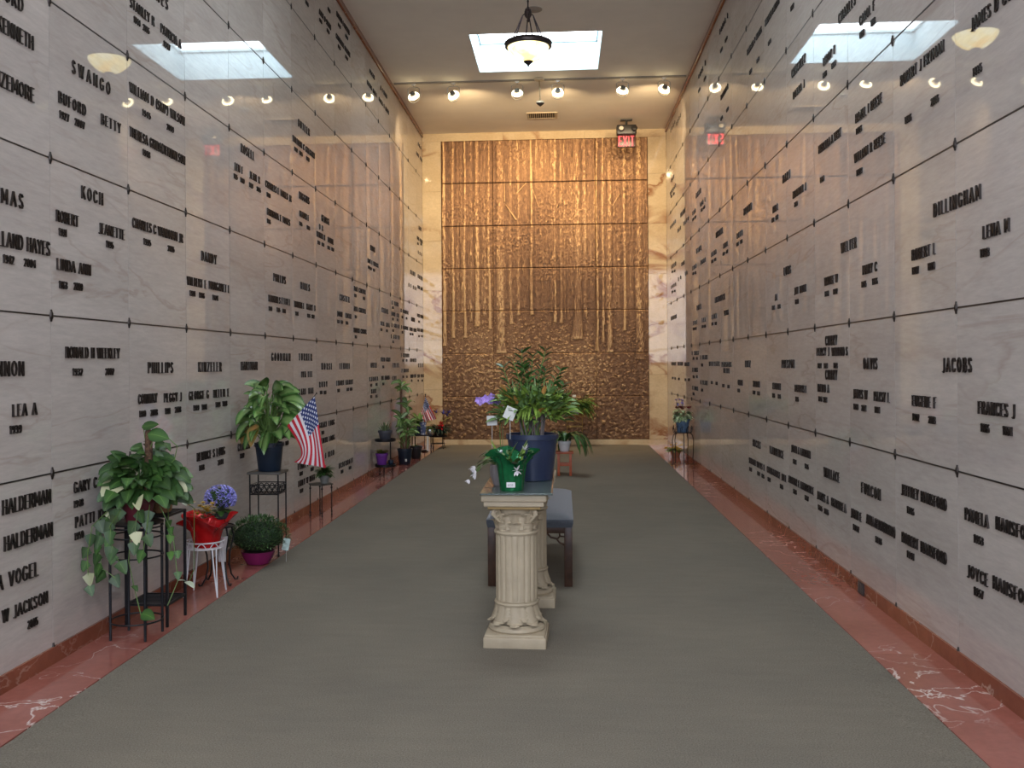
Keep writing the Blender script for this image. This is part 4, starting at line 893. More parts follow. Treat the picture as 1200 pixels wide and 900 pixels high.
for i in range(22):
    a = rp.uniform(0, 2*PI); r0 = rp.uniform(.01, .07); p0 = Vector((r0*math.cos(a), r0*math.sin(a), NH - .03)); p1 = Vector((p0.x * rp.uniform(1.0, 2.0), p0.y * 1.5, rp.uniform(.36, .46)))
    st2.tube([p0, (p0+p1)/2 + Vector((rp.uniform(-.008, .008), 0, 0)), p1], .0042, 6)
stem.build('zz_stems', M_stem, t); zz.build('tall_sprays', M_zz, t); fr.build('foliage', M_fresh, t); fr2.build('feathery_foliage', M_fresh2, t)
st2.build('grey_stems', mat('grey_stem', (.16, .14, .13), .6), t)
M_card = mat('pale_card', (.62, .64, .60), .6, var=.03)
def card(t, c, w_, h_, rot, tilt, stick=.12, m=None, name='card'):
    mb = MB(); MM = Matrix.Translation(c) @ Matrix.Rotation(tilt, 4, 'Z') @ Matrix.Rotation(rot, 4, 'Y')
    mb.bbox((-w_/2, -.001, -h_/2), (w_/2, .001, h_/2), .0005, MM)
    o = mb.build(name, m or M_card, t, smooth=False)
    if stick:
        mb = MB(); b = Vector(c); mb.tube([b - Vector((0, -.002, h_ * .3)), b - Vector((0, -.002, h_ * .3 + stick))], .0017, 5); mb.build('pick', mat('clear_pick', (.5, .52, .5), .3), o)
    return o
card(t, (-.115, -.145, .375), .060, .068, R(24), R(4), .12)

# purple orchid in a small pot behind the cactus pot
t = thing('orchid', (-.352, 5.42, .788), 'purple orchid spray with a pale card, standing beside the navy pot', 'flower')
mb = MB(); mb.lathe(potprof(.036, .046, .12), n=24); mb.build('pot', mat('grey_green_pot', (.30, .36, .30), .5), t)
mb = MB(); mb.lathe([(.03, .11), (.04, .115), (.001, .12)], n=12); mb.build('soil', M_soil, t)
mb = MB(); mb.tube([(0, 0, .11), (-.005, 0, .26), (.0, 0, .40), (-.03, 0, .455), (-.085, 0, .455), (-.115, -.01, .43)], .0028, 6); mb.tube([(.01, 0, .11), (.012, .0, .40)], .0022, 5); mb.build('flower_stem', M_stem, t)
M_orch = leafmat('violet_petal', (.36, .24, .62), (.30, .18, .58), rib=(.75, .65, .85), rough=.5)
mb = MB()
for (x, z, s_) in ((-.115, .43, 1), (-.085, .445, 1.1), (-.06, .44, 1.1), (-.035, .44, 1.15), (-.01, .435, 1), (-.125, .44, .9), (-.048, .46, .9)):
    c = Vector((x, -.02 + rp.uniform(-.02, .01), z)); ax_ = rp.uniform(0, 1)
    for k in range(5):
        a = ax_ + 2*PI*k/5; mb.leaf(c, (math.cos(a), -.35, math.sin(a)), .026*s_, .022*s_, .2, .15, 'ovate', 4, rp.random(), up=(0, -1, 0))
mb.build('petals', M_orch, t)
mb = MB()
for a, l_ in ((2.9, .15), (3.4, .13), (.3, .12), (4.4, .13), (5.6, .10)):
    mb.leaf((0, 0, .12), (math.cos(a), math.sin(a), .9), l_, .035, 1.6, .2, 'lance', 8, rp.random())
mb.build('leaves', M_zz, t)
card(t, (-.045, -.06, .325), .058, .055, R(-2), R(-3), .14)

# green foil pot with christmas cactus
t = thing('christmas_cactus', (-.262, 4.86, .788), 'flowering cactus with white blooms in shiny green foil at the front of the glass shelf', 'plant')
M_foil = mat('green_foil_wrap', (.012, .16, .055), .22, .55, var=.25, scale=18, bump=.5, bscale=28)
def foil(t, m, rb, rt, h, flare, folds, seed, name='foil_wrap'):
    r = random.Random(seed); mb = MB(); n = 72; vs = []; fs = []; ph = [r.uniform(0, 6) for _ in range(3)]
    ring = [(rb*.97, 0), (rb, .006), (rb*1.04, h*.3), ((rb+rt)/2, h*.6), (rt, h), (rt + flare*.45, h + flare*.55), (rt + flare*.9, h + flare*.9)]
    for i, (rr, z) in enumerate(ring):
        for k in range(n):
            a = 2*PI*k/n; amp = [0, .001, .0025, .004, .006, .016, .030][i]
            f_ = math.sin(a*folds + ph[0]) * .6 + math.sin(a*(folds*1.7) + ph[1]) * .4
            zz_ = z + (0 if i < 5 else (i - 4) * .018 * math.sin(a*3 + ph[2]) )
            vs.append(((rr + amp*f_)*math.cos(a), (rr + amp*f_)*math.sin(a), zz_))
    for i in range(len(ring) - 1):
        for k in range(n): fs.append((i*n+k, i*n+(k+1) % n, (i+1)*n+(k+1) % n, (i+1)*n+k))
    m_ = len(vs); L0 = len(ring) - 1
    for i in range(L0, 3, -1):   # inner skin
        for k in range(n):
            p = vs[i*n+k]; q = math.hypot(p[0], p[1]); vs.append((p[0]*(q-.002)/q, p[1]*(q-.002)/q, p[2] - (.001 if i < L0 else 0)))
    prev = L0*n
    for j in range(L0 - 3):
        cur = m_ + j*n
        for k in range(n): fs.append((prev+k, prev+(k+1) % n, cur+(k+1) % n, cur+k))
        prev = cur
    fs.append(tuple(prev + k for k in range(n))); fs.append(tuple(range(n))[::-1])
    mb.add(vs, fs); return mb.build(name, m, t, edge=60)
fo = foil(t, M_foil, .060, .074, .135, .052, 9, 4)
mb = MB(); mb.lathe([(.06, .12), (.065, .137), (.001, .142)], n=16); mb.build('soil', M_soil, t)
mb = MB(); mb.bbox((-.022, -.0715, .022), (.022, -.066, .048), .001); lb = mb.build('price_label', mat('white_label', (.7, .7, .7), .5, var=.02), fo, smooth=False)
mb = MB(); glyph_text(mb, '6130', Vector((-.015, -.0716, .029)), Vector((1, 0, 0)), Vector((0, 0, 1)), Vector((0, -1, 0)), .026, .010, .0006, bold=1.3); mb.build('label_print', mat('grey_print', (.12, .12, .12), .6), lb, smooth=False)
M_cac = leafmat('cactus_segment', (.045, .10, .022), (.08, .15, .035), rough=.4)
mb = MB(); ends = []
for i in range(30):
    a = rp.uniform(0, 2*PI) if i > 9 else rp.uniform(2.5, 3.8)
    p = Vector((.03*math.cos(a), .03*math.sin(a), .14)); d = Vector((math.cos(a), math.sin(a)*.8, rp.uniform(.7, 1.4) if i > 9 else rp.uniform(.35, .9))).normalized()
    ns = rp.choice([2, 3, 3]) if i > 9 else rp.choice([4, 5])
    for k in range(ns):
        L_s = rp.uniform(.032, .042); p = mb.leaf(p, d, L_s, .017, .25, .1, 'lance', 4, rp.random(), twist=rp.uniform(-.6, .6)); d = (d + Vector((0, 0, -.42 if i < 10 else -.3))).normalized()
    ends.append((p, d))
mb.build('cactus_stems', M_cac, t)
M_wpet = mat('white_petal', (.72, .70, .72), .5, var=.04)
def bloom(mb, c, d, s_, n_=8, spread=.8):
    d = Vector(d).normalized(); u = d.orthogonal().normalized(); v = d.cross(u)
    for k in range(n_):
        a = 2*PI*k/n_ + rp.uniform(-.2, .2); mb.leaf(c, d + (u*math.cos(a) + v*math.sin(a)) * spread, s_ * rp.uniform(.8, 1.1), s_*.38, .1, .2, 'ovate', 4, rp.random())
for p, d in ends[:6]:
    mb = MB(); bloom(mb, p, d, .028); mb.build('white_bloom', M_wpet, t)
for q_, d_, s_, n_, sp_ in (((.032, -.088, .108), (.2, -1, .1), .038, 7, 1.5), ((.07, -.03, .205), (.3, -.5, .8), .032, 8, .8), ((-.05, -.03, .19), (-.3, -.3, .8), .024, 8, .8)):
    mb = MB(); bloom(mb, Vector(q_), d_, s_, n_, sp_); mb.build('white_bloom', M_wpet, t)
mb = MB()
for x, y, a, l_ in ((-.02, 0, .3, .12), (.03, .02, .5, .13), (.05, -.02, .9, .11), (-.06, .03, 2.6, .13)):
    mb.leaf((x, y, .14), (math.cos(a)*.45, math.sin(a)*.2, 1), l_, .034, .25, .25, 'lance', 7, rp.random())
mb.build('upright_leaves', M_fresh, t)

# small grey pot peeking out behind the foil
t = thing('small_pot', (-.335, 5.06, .788), 'small ribbed grey pot half hidden behind the green foil pot', 'pot')
mb = MB(); mb.lathe([(.030, 0), (.036, .01), (.048, .05), (.052, .085), (.048, .11), (.044, .11), (.04, .10)], n=48, fn=lambda a, r, z: r * (1 + .04 * math.cos(a*14))); mb.build('pot', mat('warm_grey_ceramic', (.20, .18, .18), .4), t)
mb = MB(); mb.lathe([(.035, .085), (.042, .092), (.001, .098)], n=12); mb.build('soil', M_soil, t)
mb = MB()
for i in range(16):
    a = rp.uniform(0, 2*PI); mb.leaf((0.01*math.cos(a), .01*math.sin(a), .095), (math.cos(a), math.sin(a), rp.uniform(.8, 2)), rp.uniform(.05, .1), .018, .8, .2, 'lance', 6, rp.random())
mb.build('leaves', M_fresh2, t)

# orange stool with strap-leaved plant, beyond the bench
M_org = mat('orange_stained_wood', (.40, .085, .030), .45, var=.2, scale=15)
SX, SY = .02, 12.25
t = thing('wooden_stool', (SX, SY, 0), 'small orange-red wooden stool on the carpet behind the bench', 'stool')
for x in (-.075, .075):
    for y in (-.08, .08):
        mb = MB(); mb.bbox((x - .016, y - .016, 0), (x + .016, y + .016, .29), .002); mb.build('leg', M_org, t)
mb = MB(); mb.bbox((-.11, -.11, .285), (.11, .11, .31), .004); mb.build('seat', M_org, t)
for y in (-.088, .075):
    mb = MB(); mb.bbox((-.075, y, .13), (.075, y + .013, .16), .002); mb.build('stretcher', M_org, t)
t = thing('strap_leaf_plant', (SX, SY, .31), 'dark plant with long drooping strap leaves in a white pot on the orange stool', 'plant')
pot(t, .06, .08, .13, mat('white_glazed_pot', (.66, .67, .68), .25))
mb = MB()
for i in range(26):
    a = rp.uniform(0, 2*PI) if i > 8 else rp.uniform(-.9, .6)
    mb.leaf((.02*math.cos(a), .02*math.sin(a), .12), (math.cos(a), math.sin(a)*.8, rp.uniform(2.2, 4.5)), rp.uniform(.40, .58), .055, 4.2, .25, 'lance', 10, rp.random())
mb.build('leaves', leafmat('dark_strap_leaf', (.030, .085, .022), (.05, .14, .03), rough=.3), t)

# gold wire stand with trailing fern by the end wall
GX, GY = .20, 16.35
M_gold = mat('brass_wire', (.42, .30, .10), .35, .8)
t = thing('wire_plant_stand', (GX, GY, 0), 'thin gold wire plant stand in front of the bronze relief', 'plant stand')
for x in (-.13, .13):
    for y in (-.11, .11):
        mb = MB(); mb.tube([(x, y, 0), (x, y, .56)], .0055, 6); mb.build('leg', M_gold, t)
mb = MB()
for z in (.56, .45, .36):
    mb.tube([(-.13, -.11, z), (.13, -.11, z), (.13, .11, z), (-.13, .11, z)], .005, 6, closed=True)
for i in range(5): mb.tube([(-.13, -.08 + i*.04, .56), (.13, -.08 + i*.04, .56)], .003, 5)
mb.build('frame', M_gold, t)
t = thing('trailing_fern', (GX, GY, .565), 'full trailing fern in a white pot on the gold wire stand', 'plant')
pot(t, .075, .105, .12, mat('pale_grey_pot', (.55, .57, .58), .35))
mb = MB()
def frond(mb, p, d, L_, lw, droop, m_, n_=16):
    q = Vector(p); dd = Vector(d).normalized(); sd = dd.cross(Vector((0, 0, 1))).normalized()
    for i in range(n_):
        dd = (dd + Vector((0, 0, -droop / n_))).normalized(); q2 = q + dd * L_ / n_
        w_ = lw * math.sin(PI * min(.97, (i + 2) / (n_ + 2)))
        for s_ in (-1, 1): mb.leaf(q, sd*s_ + dd*.4 + Vector((0, 0, rp.uniform(-.2, .2))), w_, w_*.35, .5, .2, 'ovate', 3, rp.random())
        q = q2
for i in range(95):
    a = rp.uniform(0, 2*PI) if i > 30 else rp.uniform(-.7, .7)
    frond(mb, (.03*math.cos(a), .03*math.sin(a), .11), (math.cos(a), math.sin(a), rp.uniform(.5, 2.6)), rp.uniform(.28, .50), .065, rp.uniform(1.6, 3.2), None)
mb.build('fronds', leafmat('fern_green', (.09, .17, .03), (.13, .24, .05), rough=.5, yellow=(.40, .20, .05)), t)
mb = MB(); mb.bbox((-.035, -.11, .30), (.025, -.105, .335), .001); mb.tube([(0, -.10, .12), (0, -.106, .30)], .002, 5); mb.build('card', M_card, t, smooth=False)

# ================================================================ left side
# --- round black stand with trailing pothos
def round_stand(name, loc, r, h, label, rings, legs=4, m=None, lr=.0075, a0=45, group=None, plate=True):
    t = thing(name, loc, label, 'plant stand', group)
    m = m or M_dark
    for k in range(legs):
        a = R(a0) + 2*PI*k/legs
        mb = MB(); mb.tube([(r*math.cos(a), r*math.sin(a), 0), (r*math.cos(a), r*math.sin(a), h)], lr, 8); mb.build('leg', m, t)
    for z in rings:
        mb = MB(); mb.tube([(r*math.cos(a), r*math.sin(a), z) for a in [2*PI*k/36 for k in range(36)]], lr*.6, 6, closed=True); mb.build('ring', m, t)
    if plate:
        mb = MB(); mb.lathe([(r*1.02, h-.006), (r*1.04, h), (r*1.02, h+.003), (r*.9, h+.002)], n=36); mb.build('top_plate', m, t)
    return t
A0 = (-2.262, 4.93)
round_stand('round_plant_stand', (A0[0], A0[1], 0), .135, .605, 'tall round black metal plant stand nearest the camera, by the left wall', [.09, .585, .535, .43], a0=-48)
M_poth = leafmat('pothos_leaf', (.022, .062, .014), (.042, .105, .020), rib=(.09, .17, .04), rough=.48, var=.45, yellow=(.50, .52, .30))
M_maroon = mat('maroon_plastic_pot', (.12, .018, .028), .4)
t = thing('pothos', (A0[0] + .01, A0[1], .609), 'bushy trailing pothos climbing a moss pole in a maroon pot on the tall round stand', 'plant')
pot(t, .062, .088, .13, M_maroon)
mb = MB(); mb.tube([(.055, 0, .08), (.06, 0, .30), (.062, 0, .475)], [.020, .021, .019], 12); mb.ell((.062, 0, .478), .019, .019, .010, 10, 5)
mb.build('moss_pole', mat('brown_moss', (.10, .055, .03), .95, var=.6, scale=60, bump=1.0, bscale=110), t)
lv = MB(); vn = MB()
def heart(mb, p, d, s_):
    u_ = (rp.uniform(-.2, .6), -1, rp.uniform(.2, 1.0))
    mb.leaf(p, d, s_, s_*.80, rp.uniform(.3, 1.1), .20, 'heart', 6, rp.random(), up=u_, twist=rp.uniform(-.5, .5))
for i in range(230):
    a = rp.uniform(0, 2*PI); el = rp.uniform(-.35, 1.25)
    ce = Vector((.02, 0, .17)); rr = rp.uniform(.5, 1)
    p = ce + Vector((.20*rr*math.cos(a)*math.cos(el), .19*rr*math.sin(a)*math.cos(el), .17*rr*math.sin(el)))
    if XL + .02 > A0[0] + p.x - .05: p.x = abs(p.x) * .3 - .12
    if p.y < .04 and abs(p.x - .0) < .07 and p.z < .15: continue
    d = (p - ce).normalized() + Vector((.2, -.1, -.45)); heart(lv, p, d, rp.uniform(.07, .105))
    if i % 3 == 0: vn.tube([(0.02*math.cos(a), .02*math.sin(a), .11), (p + Vector((0, 0, .03)))*.6, p], .0018, 4)
# leaves round the pole
for i in range(20):
    a = rp.uniform(0, 2*PI); z = rp.uniform(.26, .42); p = Vector((.06 + .03*math.cos(a), .03*math.sin(a), z)); heart(lv, p, (math.cos(a), math.sin(a), .3), rp.uniform(.05, .075))
vn.tube([(.045, -.01, .44), (.04, -.01, .48), (.035, -.015, .512)], .0022, 5); lv.leaf((.03, -.015, .500), (1, -.1, .22), .10, .055, .1, .12, 'ovate', 6, .4, up=(.2, -1, .6))
vn.tube([(.07, -.01, .38), (.10, -.02, .45), (.10, -.02, .462)], .0022, 5); lv.leaf((.065, -.02, .465), (1, -.15, -.02), .13, .08, .35, .12, 'ovate', 7, .85, up=(.2, -1, .5))
vn.tube([(.18, -.02, .44), (.225, -.02, .40), (.21, -.02, .33), (.17, -.02, .29)], .0026, 5)
lv.leaf((.16, -.02, .42), (.5, -.2, -.6), .06, .045, .3, .2, 'heart', 5, .6); lv.leaf((.225, -.02, .40), (1, 0, -.05), .05, .02, .1, .1, 'ovate', 5, .5)
# trailing vines hanging in front of and beside the stand
def vine(p0, pts, every=.05, s_=(.062, .085)):
    P_ = [Vector(p0)] + [Vector(p) for p in pts]
    vn.tube(P_, .0023, 5)
    for i in range(len(P_) - 1):
        L_ = (P_[i+1] - P_[i]).length; k = max(1, int(L_ / every))
        for j in range(k):
            q = P_[i].lerp(P_[i+1], (j + .5) / k)
            heart(lv, q, (rp.uniform(-.9, .9), -.2, -.9), rp.uniform(*s_))
vine((-.06, -.08, .10), [(-.13, -.12, .02), (-.15, -.13, -.12), (-.13, -.14, -.22), (-.05, -.15, -.27)], .042)
vine((-.03, -.10, .10), [(-.08, -.15, .0), (-.06, -.16, -.12), (-.02, -.16, -.20)], .036)
vine((-.10, -.05, .10), [(-.17, -.16, .0), (-.175, -.20, -.14), (-.16, -.22, -.32)], .06, (.06, .08))
vine((.05, -.10, .10), [(.06, -.16, .0), (.055, -.17, -.10)], .04)
vine((.10, -.08, .10), [(.12, -.16, 0), (.10, -.17, -.16)], .06, (.06, .08))
vn.tube([(.02, -.12, .02), (.02, -.155, -.18), (.06, -.17, -.33), (.10, -.19, -.45)], .0024, 5)
lv.leaf((.10, -.19, -.44), (.9, -.5, .15), .11, .065, .5, .15, 'ovate', 7, .9, up=(.1, -1, .8)); lv.leaf((.05, -.17, -.30), (.6, -.4, -.3), .05, .035, .5, .15, 'heart', 5, .5)
vn.tube([(.12, .0, .08), (.21, -.05, -.05), (.24, -.06, -.30), (.20, -.1, -.42)], .0024, 5)
for q in ((.20, -.05, -.02), (.24, -.06, -.14), (.24, -.06, -.25)): heart(lv, q, (.3, -.6, -.8), .05)
lv.build('leaves', M_poth, t); vn.build('vines', M_stem, t)

# --- square black stand with slatted lower shelf, basket plant on top
BXc, BYc = -2.285, 5.23
t = thing('shelf_plant_stand', (BXc, BYc, 0), 'square black metal stand with a slatted lower shelf, just behind the pothos stand', 'plant stand')
for x in (-.115, .115):
    for y in (-.125, .125):
        mb = MB(); mb.bbox((x - .007, y - .007, 0), (x + .007, y + .007, .61), .001); mb.build('leg', M_dark, t)
for z, nm in ((.115, 'lower_shelf'), (.60, 'top_shelf')):
    mb = MB(); mb.box((-.12, -.13, z), (.12, -.118, z + .012)); mb.box((-.12, .118, z), (.12, .13, z + .012)); mb.box((-.12, -.13, z), (-.108, .13, z + .012)); mb.box((.108, -.13, z), (.12, .13, z + .012))
    for i in range(9): mb.box((-.11, -.10 + i * .0245, z + .002), (.11, -.088 + i * .0245, z + .009))
    mb.build(nm, M_dark, t, smooth=False)
t = thing('basket_plant', (BXc + .03, BYc, .613), 'pale-edged pothos in a tan wicker basket on the square black stand', 'plant')
mb = MB(); mb.lathe([(.05, 0), (.056, .01), (.068, .10), (.070, .12), (.063, .12), (.055, .10)], n=60, fn=lambda a, r, z: r * (1 + .03 * math.cos(a*15))); mb.build('basket', mat('tan_wicker', (.30, .16, .075), .7, var=.35, scale=50, bump=.8, bscale=90), t)
mb = MB(); mb.lathe([(.05, .09), (.058, .10), (.001, .105)], n=12); mb.build('soil', M_soil, t)
lv = MB(); vn = MB()
for i in range(95):
    a = rp.uniform(0, 2*PI); el = rp.uniform(-.1, 1.3); rr = rp.uniform(.5, 1)
    p = Vector((.01 + .115*rr*math.cos(a)*math.cos(el), .14*rr*math.sin(a)*math.cos(el), .14 + .14*rr*math.sin(el)))
    heart(lv, p, (math.cos(a) + .2, math.sin(a) - .3, -.2), rp.uniform(.065, .09))
    if i % 3 == 0: vn.tube([(0, 0, .10), p*.6 + Vector((0, 0, .03)), p], .0018, 4)
lv.leaf((.10, -.10, .10), (.9, -.3, .1), .12, .07, 1.0, .15, 'ovate', 7, .02)
vn.tube([(.06, -.06, .1), (.10, -.14, .02), (.11, -.15, -.12), (.12, -.15, -.20)], .0022, 5)
for q in ((.11, -.15, -.02), (.115, -.15, -.10), (.12, -.15, -.19)): heart(lv, q, (.2, -.7, -.8), .055)
vn.tube([(.0, .10, .1), (.135, .14, .0), (.14, .12, -.35), (.13, .05, -.42)], .0022, 5); lv.leaf((.12, .04, -.40), (.9, -.5, .0), .085, .045, .7, .15, 'ovate', 7, .03); lv.leaf((.13, .04, -.40), (-.6, -.5, .5), .06, .035, .7, .15, 'ovate', 6, .03)
lv.build('leaves', leafmat('pale_edged_pothos', (.07, .17, .04), (.11, .23, .05), rough=.3, var=.4, yellow=(.45, .50, .36)), t); vn.build('vines', M_stem, t)
card(t, (.055, -.05, .305), .085, .045, R(0), R(10), .12, mat('grey_green_tag', (.16, .19, .18), .5), 'plant_tag')

# --- white wire stand with red foil pot
WX, WY = -2.245, 5.86
t = thing('white_wire_stand', (WX, WY, 0), 'white wire plant stand with splayed legs under the red foil pot', 'plant stand')
mb = MB()
for z, r_ in ((.335, .118), (.295, .112)): mb.tube([(r_*math.cos(a), r_*math.sin(a), z) for a in [2*PI*k/40 for k in range(40)]], .0045, 6, closed=True)
for k in range(9):
    a = 2*PI*k/9; pts = []
    for i in range(9):
        u = i / 8; aa = a + (u - .5) * .55; pts.append((.114*math.cos(aa), .114*math.sin(aa), .297 + .034*math.sin(PI*u)))
    mb.tube(pts, .003, 5)
mb.build('scalloped_ring', M_whitewire, t)
mb = MB(); mb.lathe([(.10, .293), (.11, .295), (.10, .299)], n=30); mb.build('tray', M_whitewire, t)
for k in range(4):
    a = R(-40 + 90*k)
    for s_ in (-.13, .13):
        mb = MB(); mb.tube([(.112*math.cos(a+s_), .112*math.sin(a+s_), .30), (.125*math.cos(a+s_*.5), .125*math.sin(a+s_*.5), .15), (.145*math.cos(a), .145*math.sin(a), 0)], .0045, 6); mb.build('leg', M_whitewire, t)
t = thing('red_foil_pot', (WX + .01, WY, .300), 'yellow and cream flowers in a pot wrapped in bright red foil', 'plant')
M_redf = mat('red_foil', (.50, .008, .010), .22, .35, var=.25, scale=14, bump=.7, bscale=16)
foil(t, M_redf, .078, .098, .10, .085, 7, 8)
mb = MB(); mb.lathe([(.08, .09), (.088, .105), (.001, .112)], n=16); mb.build('soil', M_soil, t)
def flowerhead(mb, c, s_, n_=10):
    for k in range(n_):
        a = 2*PI*k/n_; 
        for e in (.35, .9): mb.leaf(c, (math.cos(a), math.sin(a), e), s_, s_*.4, .4, .2, 'ovate', 3, rp.random())
M_yel = leafmat('yellow_petal', (.70, .47, .04), (.72, .50, .06), rough=.5); M_tanp = leafmat('faded_cream_petal', (.50, .36, .20), (.55, .42, .26), rough=.6)
mb = MB(); m2 = MB(); m3 = MB()
for i in range(34):
    a = rp.uniform(0, 2*PI); r_ = rp.uniform(0, .085); c = Vector((r_*math.cos(a) - .02, r_*math.sin(a) - .01, rp.uniform(.19, .275)))
    ye_ = rp.random() < .55 and r_*math.cos(a) > -.05
    mb = MB(); flowerhead(mb, c, rp.uniform(.018, .026), 8); mb.build('yellow_flower' if ye_ else 'cream_flower', M_yel if ye_ else M_tanp, t)
    m3.leaf(c - Vector((0, 0, .03)), (math.cos(a), math.sin(a), .4), .045, .02, .5, .2, rv=rp.random())
m3.build('leaves', M_zz, t)

# --- curved black stand with blue hydrangeas
HX, HY = -2.262, 6.14
t = thing('scroll_leg_stand', (HX, HY, 0), 'small black scroll-legged stand with a white ribbon, beside the red foil pot', 'plant stand')
mb = MB(); mb.tube([(.10*math.cos(a), .10*math.sin(a), .38) for a in [2*PI*k/30 for k in range(30)]], .005, 6, closed=True); mb.lathe([(.09, .372), (.10, .376), (.09, .38)], n=24); mb.build('top_ring', M_dark, t)
for k in range(4):
    a = R(-38 + 90*k); c_, s_ = math.cos(a), math.sin(a)
    mb = MB(); mb.tube([(.095*c_, .095*s_, .38), (.115*c_, .115*s_, .30), (.085*c_, .085*s_, .20), (.078*c_, .078*s_, .12), (.095*c_, .095*s_, .05), (.125*c_, .125*s_, .008), (.142*c_, .142*s_, .010), (.146*c_, .146*s_, .024)], .0055, 6); mb.build('leg', M_dark, t)
mb = MB(); vs = []
for i in range(9):
    u = i / 8; vs += [(.045 + .006*math.sin(u*5), -.112 + .01*math.sin(u*7), .325 - .16*u), (.098 - .014*u, -.108 + .008*math.cos(u*6), .33 - .165*u)]
b_ = [(x, y + .003, z) for x, y, z in vs]; n_ = len(vs)
fs = [(2*i, 2*i+1, 2*i+3, 2*i+2) for i in range(8)]; fs += [tuple(j + n_ for j in f)[::-1] for f in fs]
mb.add(vs + b_, fs); mb.build('ribbon_tag', mat('white_ribbon', (.62, .63, .64), .5), t)
t = thing('blue_hydrangea', (HX + .015, HY, .381), 'round cluster of lavender-blue hydrangeas rising behind the red foil pot', 'flowers')
pot(t, .045, .06, .09, mat('dark_small_pot', (.03, .03, .035), .5))
mb = MB(); M_hyd = leafmat('lavender_blue_petal', (.32, .32, .74), (.38, .37, .80), rib=(.62, .58, .85), rough=.6, var=.3)
for i in range(230):
    a = rp.uniform(0, 2*PI); el = math.asin(rp.uniform(-.55, 1)); d = Vector((math.cos(a)*math.cos(el), math.sin(a)*math.cos(el), math.sin(el)))
    c = Vector((.0, 0, .180)) + Vector((d.x*.098, d.y*.09, d.z*.085)); u = d.orthogonal().normalized(); v = d.cross(u)
    for k in range(4):
        b = 2*PI*k/4; mb.leaf(c, (u*math.cos(b) + v*math.sin(b)) + d*.3,   .017, .015, .1, .1, 'ovate', 3, rp.random())
mb.build('petals', M_hyd, t)
mb = MB(); mb.ell((0, 0, .178), .084, .078, .070, 16, 10); 
for i in range(12):
    a = rp.uniform(0, 2*PI); mb.leaf((0.02*math.cos(a), .02*math.sin(a), .10), (math.cos(a), math.sin(a), .2), .10, .045, .8, .2, rv=rp.random())
mb.build('leaves', M_zz, t)

# --- mounded green shrub in magenta bowl
t = thing('mum_bowl', (-2.205, 6.78, 0), 'dense rounded green plant in a shallow magenta bowl on the floor', 'plant')
mb = MB(); mb.lathe([(.065, 0), (.080, .004), (.108, .05), (.118, .085), (.122, .095), (.114, .095), (.10, .07)], n=40); mb.build('bowl', mat('magenta_glazed_bowl', (.22, .015, .10), .3, var=.1), t)
mb = MB(); mb.lathe([(.09, .07), (.108, .085), (.001, .095)], n=16); mb.build('soil', M_soil, t)
M_mum = leafmat('dense_small_leaf', (.030, .080, .022), (.065, .135, .040), rough=.45, var=.6)
mb = MB()
for i in range(2000):
    a = rp.uniform(0, 2*PI); el = math.asin(rp.uniform(-.30, 1)); k_ = 1 + .05*math.sin(5*a) + rp.uniform(-.06, .05)
    p = Vector((.205*k_*math.cos(a)*math.cos(el), .20*k_*math.sin(a)*math.cos(el), .180 + .15*k_*math.sin(el)))
    d = (p - Vector((0, 0, .13))).normalized() + Vector((rp.uniform(-.7, .7), rp.uniform(-.7, .7), rp.uniform(-.3, .7)))
    mb.leaf(p, d, rp.uniform(.018, .03), .010, .4, .25, 'ovate', 3, rp.random())
mb.build('leaves', M_mum, t)
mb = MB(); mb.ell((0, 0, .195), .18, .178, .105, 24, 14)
mb.build('inner_growth', mat('shaded_inner_leaves', (.014, .035, .010), .8, var=.5, scale=60, bump=1, bscale=90), t)  # solid core of stems, shade between leaves put into its dark colour
card(t, (.215, -.03, .145), .050, .085, R(12), R(25), .10, mat('white_teal_tag', (.42, .55, .52), .4, var=.3, scale=30), 'plant_tag')

# --- tall black stand with filigree drawer, dieffenbachia on top
DX, DY = -2.235, 7.12
t = thing('filigree_plant_stand', (DX, DY, 0), 'tall square black metal stand with a filigree tray below its top', 'plant stand')
hx, hy = .108, .10
for x in (-hx, hx):
    for y in (-hy, hy):
        mb = MB(); mb.tube([(x, y, .008), (x, y, .615)], .0058, 8); mb.ell((x, y, .008), .011, .011, .008, 10, 6); mb.build('leg', M_dark, t)
mb = MB(); mb.bbox((-hx - .018, -hy - .018, .615), (hx + .018, hy + .018, .632), .003); mb.build('top', mat('grey_slate_top', (.09, .085, .075), .5), t)
mb = MB(); z0, z1 = .465, .535
mb.box((-hx, -hy, z0), (hx, hy, z0 + .004))
for z in (z0, z1):
    mb.tube([(-hx, -hy, z), (hx, -hy, z), (hx, hy, z), (-hx, hy, z)], .004, 5, closed=True)
for sgn, fx in ((-1, 0), (1, 0), (-1, 1), (1, 1)):
    for k in range(5):
        c = -.084 + k*.042; pts = []
        for i in range(13):
            a = 2*PI*i/12; u = c + .019*math.cos(a); v = (z0+z1)/2 + .026*math.sin(a)
            pts.append((u, sgn*hy, v) if fx == 0 else (sgn*hx, u, v))
        mb.tube(pts[:-1], .0035, 5, closed=True)
mb.build('filigree_tray', M_dark, t)
mb = MB(); mb.tube([(-hx, hy, .09), (hx, hy, .09)], .004, 5); mb.tube([(-hx, -hy, .09), (-hx, hy, .09)], .004, 5); mb.tube([(hx, -hy, .09), (hx, hy, .09)], .004, 5); mb.build('lower_rail', M_dark, t)
t = thing('dieffenbachia', (DX + .012, DY, .633), 'large broad-leaved green plant in a dark navy pot on the tall filigree stand', 'plant')
pot(t, .083, .106, .215, M_blackpot)
M_dief = leafmat('dieffenbachia_leaf', (.045, .125, .025), (.18, .30, .09), rib=(.22, .34, .12), rough=.28, var=.35, stripes=.35)
lv = MB(); vn = MB()
